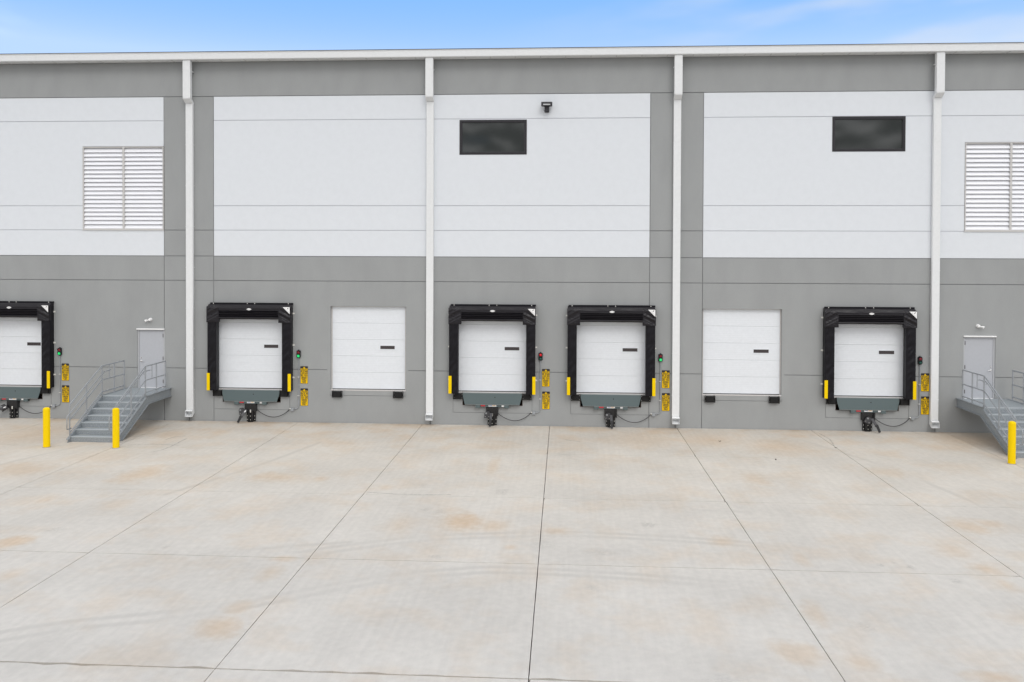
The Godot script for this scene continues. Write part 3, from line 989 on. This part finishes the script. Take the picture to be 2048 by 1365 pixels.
func restraint(at: Vector3, end: Vector3, cover: float, tilt: float, label: String) -> void:
	var t := thing("vehicle_restraint", label, "vehicle restraint", at, "black vehicle restraints under the levelers")
	part("head_box", bx(Vector3(-0.225, 0.40, 0.004), Vector3(0.225, 0.685, 0.13), 0.01), M.black_steel, t)
	part("side_plate", bx(Vector3(0.17, 0.38, 0.13), Vector3(0.225, 0.70, 0.2), 0.006), M.black_steel, t)
	var track := part("track", bx(Vector3(-0.17, 0.02, 0.004), Vector3(0.17, 0.399, 0.05), 0.004), M.black_steel, t)
	for x in [-0.115, 0.02]:
		part("rail", bx(Vector3(x - 0.03 + 0.05, 0.015, 0.05), Vector3(x + 0.03 + 0.05, 0.42, 0.12), 0.006), M.black_steel, track)
	part("foot", bx(Vector3(-0.11, -0.0, 0.052), Vector3(0.08, 0.016, 0.14), 0.004), M.black_steel, t)
	for x in [-0.14, 0.0, 0.14]:
		for y in [0.085, 0.225]:
			var b := MB.new()
			b.lathe(PackedVector2Array([Vector2(0.015, 0.0), Vector2(0.015, 0.01), Vector2(0.008, 0.016), Vector2(0.0, 0.016)]), Vector3(x, y, 0.05 if x != 0.0 else 0.121), Vector3.BACK, 8)
			part("bolt", b, M.bolt, track)
	for x in [-0.17, 0.0, 0.15]:
		var b := MB.new()
		b.lathe(PackedVector2Array([Vector2(0.011, 0.0), Vector2(0.011, 0.008), Vector2(0.0, 0.008)]), Vector3(x, 0.63, 0.13), Vector3.BACK, 8)
		part("bolt", b, M.charcoal, t)
	# motor cover
	var c := MB.new()
	c.prism(PackedVector2Array([Vector2(-0.13, -0.11), Vector2(0.09, -0.12), Vector2(0.12, -0.02), Vector2(0.08, 0.11), Vector2(-0.03, 0.13), Vector2(-0.10, 0.07)]), Vector3(0, 0, 0), Vector3.RIGHT, Vector3.UP, Vector3.BACK * 0.05)
	var cv := part("motor_cover", c, M.charcoal, t, Vector3(cover, 0.42, 0.16))
	cv.rotation.z = tilt
	part("cover_label", bx(Vector3(-0.07, 0.03, 0.0505), Vector3(-0.01, 0.085, 0.052)), M.box_grey, cv)
	for q in [Vector2(-0.08, -0.06), Vector2(0.05, -0.07)]:
		var b := MB.new()
		b.lathe(PackedVector2Array([Vector2(0.01, 0.0), Vector2(0.01, 0.006), Vector2(0.0, 0.006)]), Vector3(q.x, q.y, 0.05), Vector3.BACK, 8)
		part("bolt", b, M.bolt, cv)
	# hook arm: jointed bar that hangs from the head box
	var root := Vector3(clampf(end.x * 0.35, -0.16, 0.12), 0.47, 0.2)
	var knee := root.lerp(end, 0.5) + Vector3(end.x * 0.04, 0.0, 0.05)
	var bar := func(p: Vector3, q: Vector3, wide: float, thick: float) -> MB:
		var m := MB.new()
		var dir := (q - p).normalized()
		var side := dir.cross(Vector3.BACK).normalized()
		var out := side.cross(dir).normalized()
		var h := wide / 2
		m.prism(PackedVector2Array([Vector2(0.0, -h * 0.8), Vector2(0.02, -h), Vector2((q - p).length() - 0.01, -h * 0.86), Vector2((q - p).length(), -h * 0.7), Vector2((q - p).length(), h * 0.7), Vector2((q - p).length() - 0.01, h * 0.86), Vector2(0.02, h), Vector2(0.0, h * 0.8)]), p - out * thick / 2, dir, side, out * thick)
		return m
	var arm := part("hook_arm", bar.call(root, knee, 0.095, 0.05), M.charcoal, t)
	part("arm_tip", bar.call(knee + Vector3(0, 0.03, 0.012), end, 0.085, 0.055), M.black_steel, arm)
	part("arm_collar", bar.call(knee + (root - knee) * 0.12, knee - (root - knee) * 0.05, 0.115, 0.075), M.black_steel, arm)
	var lb: MB = bar.call(root + (knee - root) * 0.08, root + (knee - root) * 0.34, 0.035, 0.004)
	part("arm_label", lb, M.label_white if absf(end.x) > 0.3 and end.x < 0.0 else M.label_orange, arm, Vector3(0, 0, 0.028))
	if end.x < 0.1:
		part("latch", bx(Vector3(-0.01, 0.36, 0.13), Vector3(0.03, 0.47, 0.165), 0.01), M.bolt, t)


func bumper(x: float, y0: float, y1: float, w: float, label: String, group: String) -> void:
	var t := thing("dock_bumper", label, "bumper", Vector3(x, y0, 0), group)
	var h := y1 - y0
	for s: float in [-1.0, 1.0]:
		var a := MB.new()
		a.box(Vector3(s * (w / 2 - 0.004) - 0.004, 0.0, 0.003), Vector3(s * (w / 2 - 0.004) + 0.004, h, 0.105))
		a.box(Vector3(s * (w / 2 - 0.02) - 0.02, 0.0, 0.002), Vector3(s * (w / 2 - 0.02) + 0.02, h, 0.012))
		var an := part("angle_iron", a, M.black_steel, t)
		for y in [0.05, h - 0.05]:
			part("bolt", bx(Vector3(s * (w / 2 - 0.028) - 0.011, y - 0.011, 0.0125), Vector3(s * (w / 2 - 0.028) + 0.011, y + 0.011, 0.024), 0.003), M.bolt, an)
	var n := 14
	var step := (w - 0.085) / n
	var m := MB.new()
	for k in n:
		var lo := -w / 2 + 0.042 + k * step
		m.box(Vector3(lo + 0.001, 0.012, 0.013), Vector3(lo + step - 0.001, h - 0.012, 0.112 + rng.randf_range(-0.003, 0.003)), 0.003)
	part("rubber_block", m, M.rubber, t)


func traffic_light(at: Vector3, lit: String, label: String) -> void:
	var t := thing("dock_traffic_light", label, "traffic light", at, "red and green dock lights")
	var h := MB.new()
	var ring := PackedVector2Array()
	for k in 24:
		var a := TAU * k / 24
		ring.append(Vector2(cos(a) * 0.07, sin(a) * 0.07 + (0.075 if sin(a) > -0.01 else -0.075)))
	h.prism(ring, Vector3(0, 0, 0.012), Vector3.RIGHT, Vector3.UP, Vector3.BACK * 0.07)
	h.box(Vector3(-0.076, -0.13, 0.004), Vector3(0.076, 0.13, 0.06), 0.012)
	h.box(Vector3(-0.025, 0.13, 0.01), Vector3(0.025, 0.162, 0.05), 0.008)
	h.box(Vector3(-0.03, -0.16, 0.01), Vector3(0.03, -0.128, 0.05), 0.008)
	part("housing", h, M.black_steel, t)
	for q in [["red", 0.068], ["green", -0.068]]:
		var l := MB.new()
		l.lathe(PackedVector2Array([Vector2(0.056, 0.0), Vector2(0.05, 0.014), Vector2(0.035, 0.025), Vector2(0.018, 0.031), Vector2(0.0, 0.033)]), Vector3(0, q[1], 0.082), Vector3.BACK, 20)
		part(q[0] + "_lens", l, M[q[0] + ("_on" if lit == q[0] else "_off")], t)
		var v := MB.new()
		v.sheet(16, 3, func(u, w):
			var a := lerpf(-0.15, PI + 0.15, u)
			return Vector3(cos(a) * 0.063, q[1] + sin(a) * 0.063, 0.08 + w * 0.06 * (0.35 + 0.65 * maxf(sin(a), 0.0))), Vector3.UP)
		part("visor", v, M.black_steel, t)
		if lit == q[0]:
			var o := OmniLight3D.new()
			o.name = "signal_glow"
			o.light_color = Color(0.1, 1.0, 0.45) if lit == "green" else Color(1.0, 0.08, 0.1)
			o.light_energy = 0.004
			o.omni_range = 60.0
			o.omni_attenuation = 2.0
			o.light_size = 0.04
			o.shadow_enabled = true
			t.add_child(o)
			o.position = Vector3(0, q[1], 0.17)


func conduit(at: Vector3, label: String) -> void:
	# origin under the traffic light
	var t := thing("conduit_run", label, "conduit", at, "control conduits beside the docks")
	var p := [Vector3(0, 2.41, 0.03), Vector3(0, 0.66, 0.03)]
	for k in 7:
		var a := PI / 2 * k / 6.0
		p.append(Vector3(-0.13 + cos(a) * 0.13, 0.63 - sin(a) * 0.13, 0.03))
	p.append(Vector3(-0.18, 0.50, 0.03))
	var c := MB.new()
	c.tube(p, 0.0165, 10)
	var pipe := part("pipe", c, M.zinc_pipe, t)
	for y in [1.7, 1.0]:
		part("pipe_strap", bx(Vector3(-0.045, y - 0.012, 0.003), Vector3(0.022, y + 0.012, 0.05), 0.003), M.bolt, pipe)
	var b := MB.new()
	b.box(Vector3(-0.30, 0.425, 0.004), Vector3(-0.18, 0.545, 0.075), 0.008)
	var jb := part("junction_box", b, M.box_grey, t)
	part("cover", bx(Vector3(-0.295, 0.43, 0.0755), Vector3(-0.185, 0.54, 0.081), 0.003), M.zinc_pipe, jb)
	var g := MB.new()
	g.tube([Vector3(-0.30, 0.51, 0.04), Vector3(-0.345, 0.50, 0.04)], 0.024, 8)
	part("cable_gland", g, M.bolt, t)
	var q := []
	for k in 25:
		var u := k / 24.0
		# slack cable between the gland and the restraint
		var x := lerpf(-0.34, -1.56, u)
		var y := lerpf(0.50, 0.46, u) - 0.285 * pow(sin(PI * pow(u, 0.93)), 0.85)
		q.append(Vector3(x, y, lerpf(0.04, 0.09, u) + 0.04 * sin(PI * u)))
	var cb := MB.new()
	cb.tube(q, 0.0125, 8)
	part("cable", cb, M.cable, t)


func letters(text: String, size: float, squeeze: float, at: Vector3, back: bool) -> Array:
	var m := TextMesh.new()
	var f := SystemFont.new()
	f.font_names = PackedStringArray(["Droid Sans"])
	f.font_weight = 700
	var bold := FontVariation.new()
	bold.base_font = f
	bold.variation_embolden = 0.9
	m.font = bold
	m.text = text
	m.font_size = 48
	m.pixel_size = size / 48.0
	m.depth = 0.002
	m.curve_step = 4.0
	var b := Basis.from_scale(Vector3(squeeze, 1, 1))
	if back:
		b = Basis(Vector3.UP, PI) * b
	return [m, Transform3D(b, at)]


func warning_sign(at: Vector3, mirrored: bool, label: String) -> void:
	var t := thing("warning_sign", label, "sign", at, "black and yellow driver signs, mirror-written" if mirrored else "black and yellow driver signs")
	var w := 0.285
	var h := 0.655
	var rounded := func(ww: float, hh: float, r: float) -> PackedVector2Array:
		var o := PackedVector2Array()
		for c in [[1, 1, 0], [-1, 1, 1], [-1, -1, 2], [1, -1, 3]]:
			for k in 5:
				var a: float = PI / 2 * (c[2] + k / 4.0)
				o.append(Vector2(c[0] * (ww / 2 - r) + cos(a) * r, c[1] * (hh / 2 - r) + sin(a) * r))
		return o
	var b := MB.new()
	b.prism(rounded.call(w, h, 0.02), Vector3(0, 0, 0.003), Vector3.RIGHT, Vector3.UP, Vector3.BACK * 0.005)
	var board := part("board", b, M.sign_black, t)
	var y := MB.new()
	y.prism(PackedVector2Array([Vector2(-w / 2 + 0.012, h / 2 - 0.085), Vector2(-w / 2 + 0.012, -h / 2 + 0.026), Vector2(-w / 2 + 0.018, -h / 2 + 0.016), Vector2(-w / 2 + 0.026, -h / 2 + 0.012), Vector2(w / 2 - 0.026, -h / 2 + 0.012), Vector2(w / 2 - 0.018, -h / 2 + 0.016), Vector2(w / 2 - 0.012, -h / 2 + 0.026), Vector2(w / 2 - 0.012, h / 2 - 0.085)]), Vector3(0, 0, 0.008), Vector3.RIGHT, Vector3.UP, Vector3.BACK * 0.0012)
	part("yellow_field", y, M.sign_yellow, t)
	var tr := MB.new()
	tr.prism(PackedVector2Array([Vector2(-0.045, h / 2 - 0.082), Vector2(0.045, h / 2 - 0.082), Vector2(0, h / 2 - 0.012)]), Vector3(0, 0, 0.008), Vector3.RIGHT, Vector3.UP, Vector3.BACK * 0.0012)
	part("warning_triangle", tr, M.sign_yellow, board)
	part("mark", bx(Vector3(-0.005, h / 2 - 0.066, 0.0095), Vector3(0.005, h / 2 - 0.04, 0.0102)), M.sign_black, board)
	part("rule", bx(Vector3(-w / 2 + 0.013, h / 2 - 0.152, 0.0093), Vector3(w / 2 - 0.013, h / 2 - 0.147, 0.0102)), M.sign_black, board)
	var st := SurfaceTool.new()
	st.begin(Mesh.PRIMITIVE_TRIANGLES)
	var rows := [["CAUTION", h / 2 - 0.117, 0.062, 0.82], ["BACK IN", h / 2 - 0.195, 0.094, 0.66], ["OR PULL", h / 2 - 0.275, 0.094, 0.66], ["OUT ON", h / 2 - 0.355, 0.094, 0.66], ["GREEN", h / 2 - 0.435, 0.094, 0.66], ["LIGHT", h / 2 - 0.515, 0.094, 0.66], ["ONLY", h / 2 - 0.595, 0.094, 0.66]]
	for r in rows:
		var l := letters(r[0], r[2], r[3], Vector3(0, r[1], 0.0105), mirrored)
		st.append_from(l[0], 0, l[1])
	put("lettering", st.commit(), M.sign_black, t)


func bollard(at: Vector3, label: String) -> void:
	var t := thing("bollard", label, "bollard", at, "yellow bollards in front of the stairs")
	var m := MB.new()
	var pr := PackedVector2Array([Vector2(0.106, 0.0), Vector2(0.106, 1.235)])
	for k in range(1, 9):
		var a := PI / 2 * k / 8.0
		pr.append(Vector2(0.106 * cos(a), 1.235 + 0.062 * sin(a)))
	m.lathe(pr, Vector3.ZERO, Vector3.UP, 32)
	part("post", m, M.yellow, t)
	var g := MB.new()
	g.lathe(PackedVector2Array([Vector2(0.128, 0.0), Vector2(0.122, 0.008), Vector2(0.108, 0.013)]), Vector3.ZERO, Vector3.UP, 24)
	part("grout_ring", g, M.box_grey, t)


func wall_lamp(at: Vector3, side: float, label: String) -> void:
	var t := thing("wall_lamp", label, "lamp", at, "white lamps above the steel doors")
	var m := MB.new()
	m.lathe(PackedVector2Array([Vector2(0.062, 0.0), Vector2(0.064, 0.03), Vector2(0.052, 0.06), Vector2(0.05, 0.11), Vector2(0.04, 0.125), Vector2(0.0, 0.13)]), Vector3.ZERO, Vector3.BACK, 18)
	part("base", m, M.lamp_white, t)
	var a := MB.new()
	a.tube([Vector3(side * 0.05, -0.02, 0.09), Vector3(side * 0.10, -0.025, 0.10)], 0.022, 8)
	part("arm", a, M.lamp_white, t)
	var h := MB.new()
	var ax := Vector3(side * 0.75, -0.45, 0.5).normalized()
	h.lathe(PackedVector2Array([Vector2(0.0, -0.03), Vector2(0.03, -0.028), Vector2(0.048, 0.045), Vector2(0.04, 0.048), Vector2(0.0, 0.04)]), Vector3(side * 0.13, -0.03, 0.11), ax, 14)
	part("head", h, M.lamp_white, t)


func floodlight(at: Vector3) -> void:
	var t := thing("floodlight", "black floodlight on the white wall above and right of the dark window", "floodlight", at)
	part("wall_plate", bx(Vector3(-0.085, -0.15, 0.003), Vector3(0.085, 0.03, 0.04), 0.01), M.lamp_black, t)
	var arm := MB.new()
	arm.prism(PackedVector2Array([Vector2(-0.085, -0.13), Vector2(0.085, -0.13), Vector2(0.075, -0.10), Vector2(0.075, 0.02), Vector2(0.11, 0.06), Vector2(-0.11, 0.06), Vector2(-0.075, 0.02), Vector2(-0.075, -0.10)]), Vector3(0, 0, 0.04), Vector3.RIGHT, Vector3.UP, Vector3.BACK * 0.16)
	part("driver_box", arm, M.lamp_black, t)
	var f := MB.new()
	# hollow head facing down and out
	f.plate(rect(-0.2, 0.05, 0.2, 0.185), [rect(-0.135, 0.078, 0.135, 0.128)], 0.31, 0.25)
	f.box(Vector3(-0.2, 0.05, 0.1), Vector3(0.2, 0.185, 0.249), 0.01)
	for k in 9:
		f.box(Vector3(-0.185 + k * 0.045, 0.186, 0.12), Vector3(-0.175 + k * 0.045, 0.2, 0.30))
	part("head", f, M.lamp_black, t)
	part("lens", bx(Vector3(-0.133, 0.080, 0.255), Vector3(0.133, 0.126, 0.29)), M.lens_clear, t)


# ------------------------------------------------------------------ galvanised stairs
func stairs(x0: float, x1: float, label: String) -> void:
	var cx := (x0 + x1) / 2
	var hw := (x1 - x0) / 2
	var t := thing("metal_stairs", label, "stairs", Vector3(cx, 0, 0), "galvanised stairs to the steel doors")
	var top := 1.22
	var zl := 1.92          # front edge of the landing
	var run := 0.335
	var rise := top / 7.0
	var slope := rise / run
	var zb := zl + run * 6.0
	for s: float in [-1.0, 1.0]:
		var x: float = s * hw
		var g := MB.new()
		var thick := 0.014
		var line := PackedVector2Array([Vector2(0.01, top + 0.015), Vector2(zl - 0.05, top + 0.015), Vector2(zl + 0.06, top - 0.03), Vector2(zb + 0.12, 0.10), Vector2(zb + 0.15, 0.0), Vector2(zb - 0.28, 0.0), Vector2(zl - 0.12, top - 0.30), Vector2(0.01, top - 0.30)])
		g.prism(line, Vector3(x - thick / 2, 0, 0), Vector3.BACK, Vector3.UP, Vector3.RIGHT * thick)
		# channel flanges turned outward
		var fl := func(a: Vector2, c: Vector2) -> void:
			var d := (c - a).normalized()
			var nn := Vector2(-d.y, d.x) * 0.006
			g.prism(PackedVector2Array([a - nn, c - nn, c + nn, a + nn]), Vector3(x + s * (thick / 2 + 0.0005), 0, 0), Vector3.BACK, Vector3.UP, Vector3.RIGHT * s * 0.055)
		fl.call(Vector2(0.012, top + 0.009), Vector2(zl - 0.05, top + 0.009))
		fl.call(Vector2(zl + 0.06, top - 0.037), Vector2(zb + 0.115, 0.10))
		fl.call(Vector2(0.012, top - 0.292), Vector2(zl - 0.12, top - 0.292))
		fl.call(Vector2(zl - 0.118, top - 0.291), Vector2(zb - 0.285, 0.012))
		part("stringer", g, M.zinc_plate, t)
	var inner := hw - 0.009
	part("landing", bx(Vector3(-inner, top - 0.05, 0.012), Vector3(inner, top, zl), 0.004), M.zinc, t)
	part("landing_beam", bx(Vector3(-inner, top - 0.2, 0.05), Vector3(inner, top - 0.051, 0.1)), M.zinc_plate, t)
	part("kick_plate", bx(Vector3(-inner, top - rise + 0.002, zl - 0.012), Vector3(inner, top - 0.051, zl - 0.004)), M.zinc_plate, t)
	var tr := MB.new()
	tr.box(Vector3(-inner, -0.035, -run + 0.004), Vector3(inner, 0.0, 0.0), 0.004)
	var tread := tr.done()
	var ri := MB.new()
	ri.box(Vector3(-inner, -rise + 0.003, -0.016), Vector3(inner, -0.036, -0.006))
	var riser := ri.done()
	var no := MB.new()
	no.box(Vector3(-inner, 0.001, -0.05), Vector3(inner, 0.006, -0.002), 0.002)
	var nosing := no.done()
	for k in range(1, 7):
		var p := Vector3(0, top - rise * k, zl + run * k)
		var td := put("tread", tread, M.zinc, t, p)
		put("riser", riser, M.zinc_plate, td)
		put("nosing", nosing, M.nosing, td)
	put("nosing", nosing, M.nosing, t, Vector3(0, top, zl))
	# guard rails
	for s: float in [-1.0, 1.0]:
		var x: float = s * (hw - 0.005)
		var r := 0.0235
		var zp := zb + 0.02       # bottom post
		var yt := func(z: float) -> float: return top + 1.07 - maxf(z - zl, 0.0) * slope
		var rail := MB.new()
		rail.tube([Vector3(x, yt.call(zp), zp), Vector3(x, top + 1.07, zl + 0.02), Vector3(x, top + 1.07, 0.40)], r, 10)
		var guard := part("guard_rail", rail, M.zinc_pipe, t)
		for drop in [0.50, 0.93]:
			var q := MB.new()
			q.tube([Vector3(x, yt.call(zp) - drop, zp), Vector3(x, top + 1.07 - drop, zl + 0.02), Vector3(x, top + 1.07 - drop, 0.40)], r * 0.9, 10)
			part("rail", q, M.zinc_pipe, guard)
		for z in [zp, zl + run * 3.05, zl + 0.02, zl * 0.58, 0.40]:
			var foot: float = top if z <= zl + 0.03 else maxf(top - (z - zl) * slope - 0.1, 0.02)
			var q := MB.new()
			q.tube([Vector3(x, foot, z), Vector3(x, yt.call(z), z)], r, 10)
			part("post", q, M.zinc_pipe, guard)
			if z > 0.5:
				var pl := bx(Vector3(x - 0.035, foot - 0.004, z - 0.05), Vector3(x + 0.035, foot + 0.008, z + 0.05), 0.002) if z <= zl else bx(Vector3(x - 0.018, foot - 0.01, z - 0.04), Vector3(x + 0.018, foot + 0.07, z + 0.04), 0.003)
				part("post_foot", pl, M.zinc_plate, guard)
		# lower grab rail on brackets, with a returned end
		var xi := x - s * 0.075
		var lo := 0.20
		var ze := zp + 0.28
		var hand := MB.new()
		hand.tube([Vector3(x - s * 0.01, yt.call(ze) - lo - 0.42, zp), Vector3(xi, yt.call(ze) - lo - 0.42, zp + 0.03), Vector3(xi, yt.call(ze) - lo - 0.42, ze - 0.02), Vector3(xi, yt.call(ze) - lo - 0.40, ze), Vector3(xi, yt.call(ze) - lo - 0.02, ze), Vector3(xi, yt.call(ze) - lo + 0.012, ze - 0.025), Vector3(xi, top + 1.07 - lo, zl), Vector3(xi, top + 1.07 - lo, zl - 0.45)], 0.018, 10)
		var hr := part("hand_rail", hand, M.zinc_pipe, t)
		var pk := MB.new()
		pk.tube([Vector3(x, top + 1.06, zl - 0.47), Vector3(x, top + 0.57, zl - 0.47)], 0.016, 8)
		pk.tube([Vector3(xi, top + 1.07 - lo, zl - 0.45), Vector3(x, top + 1.07 - lo, zl - 0.47)], 0.016, 8)
		part("picket", pk, M.zinc_pipe, hr)
		for z in [zl + run * 3.05, zl + 0.02]:
			var bk := MB.new()
			var y: float = yt.call(z) - lo
			bk.tube([Vector3(x, y - 0.09, z), Vector3(xi, y - 0.07, z), Vector3(xi, y - 0.015, z)], 0.009, 6)
			part("bracket", bk, M.zinc_pipe, hr)


# ------------------------------------------------------------------ scene
func _ready() -> void:
	rng.seed = 7
	crease.seed = 3; crease.frequency = 1.0; crease.fractal_octaves = 3
	crease.noise_type = FastNoiseLite.TYPE_SIMPLEX_SMOOTH
	# camera: level drone view a little left of square-on, lens shifted down
	var cam := Camera3D.new()
	cam.name = "camera"
	add_child(cam)
	cam.transform = Transform3D(Basis(Vector3.UP, 0.060488) * Basis(Vector3.RIGHT, -0.014890) * Basis(Vector3.BACK, 0.003505), Vector3(0, 6.2054, 31.4048))
	cam.projection = Camera3D.PROJECTION_FRUSTUM
	cam.keep_aspect = Camera3D.KEEP_HEIGHT
	cam.near = 0.1
	cam.far = 800.0
	cam.size = 0.1 * 1365.0 / 1709.05
	cam.frustum_offset = Vector2(0, -0.1 * (682.5 - 540.77) / 1709.05)
	cam.current = true
	# sky and exposure
	var env := Environment.new()
	env.background_mode = Environment.BG_SKY
	var sky := Sky.new()
	var pan := PanoramaSkyMaterial.new()
	pan.panorama = sky_image()
	sky.sky_material = pan
	env.sky = sky
	env.background_energy_multiplier = 1.0
	env.ambient_light_source = Environment.AMBIENT_SOURCE_SKY
	env.tonemap_mode = Environment.TONE_MAPPER_LINEAR
	env.tonemap_exposure = 0.86
	env.sdfgi_enabled = true
	env.ssao_enabled = true
	env.ssil_enabled = true
	var we := WorldEnvironment.new()
	we.name = "world_environment"
	we.environment = env
	add_child(we)
	# veiled sun, high behind the camera
	var sun := DirectionalLight3D.new()
	sun.name = "sun"
	add_child(sun)
	sun.look_at_from_position(Vector3(9, 25, 24), Vector3.ZERO)
	sun.light_color = Color(1.0, 0.985, 0.96)
	sun.light_energy = 0.3
	sun.light_angular_distance = 24.0
	sun.shadow_enabled = true

	make_materials()
	yard()
	warehouse()

	var spot := ["dock cut by the left frame edge", "dock right of the left-hand stairs", "left dock of the middle pair", "right dock of the middle pair", "rightmost dock"]
	var seal: Node3D = null
	var lev: Node3D = null
	var ends := [Vector3(-0.62, 0.24, 0.42), Vector3(-0.36, 0.035, 0.44), Vector3(-0.055, 0.035, 0.46), Vector3(0.03, 0.03, 0.46), Vector3(0.30, 0.035, 0.44)]
	var covers := [-0.30, -0.30, -0.17, -0.10, -0.02]
	var tilts := [0.6, 0.35, 0.1, 0.0, -0.35]
	var lights := ["green", "green", "red", "green", ""]
	var lamps := [-19.14, -9.887, -0.835, 3.54, 12.755]
	for i in DOCKS.size():
		var x: float = DOCKS[i]
		var at := Vector3(x, 0, 0)
		if seal == null:
			seal = dock_seal(at); lev = dock_leveler(at)
			seal.set_meta("label", "black dock seal round the " + spot[i])
			lev.set_meta("label", "green-grey leveler plate of the " + spot[i])
		else:
			copy(seal, "dock_seal", at, "black dock seal round the " + spot[i])
			copy(lev, "dock_leveler", at, "green-grey leveler plate of the " + spot[i])
		var how: String = ["arm swung far out to the left", "arm hanging down to the left", "arm hanging straight down, red light beside it", "arm hanging straight down, green light beside it", "arm hanging down to the right"][i]
		restraint(at + Vector3(0.0, 0, 0), ends[i], covers[i], tilts[i], "black vehicle restraint with its " + how)
		for s: float in [-1.0, 1.0]:
			bumper(x + s * 1.275, 0.95, 1.185, 0.35, "black bumper at the %s end of the leveler, %s" % ["left" if s < 0 else "right", spot[i]], "black bumpers beside the levelers")
		var lx: float = lamps[i]
		var glow: String = ["lit green light right of the dock by the left-hand stairs", "lit green light between the second dock and the first flush door", "lit red light between the two middle docks", "lit green light beside the third downspout", "unlit dark dock light beside the last downspout"][i]
		traffic_light(Vector3(lx, 2.565, 0), lights[i], glow)
		conduit(Vector3(lx, 0, 0), "thin conduit with slack black cable at the " + spot[i])
		warning_sign(Vector3(lx + 0.197, 1.778, 0), true, "upper yellow sign, mirror-written, right of the " + spot[i])
		warning_sign(Vector3(lx + 0.203, 0.945, 0), false, "lower yellow sign about green light, right of the " + spot[i])
	for i in 2:
		for s: float in [-1.0, 1.0]:
			bumper(PLAIN[i] + s * 1.15, 0.955, 1.205, 0.37, "black rubber bumper under the %s corner of the %s flush white door" % ["left" if s < 0 else "right", "left-hand" if i == 0 else "right-hand"], "bumpers under the flush doors")
	stairs(-16.43, -14.83, "grey galvanised stairs with railings up to the left steel door")
	stairs(14.08, 15.80, "grey galvanised stairs up to the right steel door, cut by the frame")
	bollard(Vector3(-16.72, 0, 4.75), "yellow bollard standing left of the left-hand stairs")
	bollard(Vector3(-14.45, 0, 4.66), "yellow bollard in front of the right side of the left-hand stairs")
	bollard(Vector3(13.60, 0, 4.70), "yellow bollard in front of the right-hand stairs at the right edge")
	wall_lamp(Vector3(-15.59, 3.81, 0), -1.0, "small white lamp above the left steel door")
	wall_lamp(Vector3(14.76, 3.82, 0), 1.0, "small white lamp above the right steel door")
	floodlight(Vector3(-0.642, 11.67, 0))
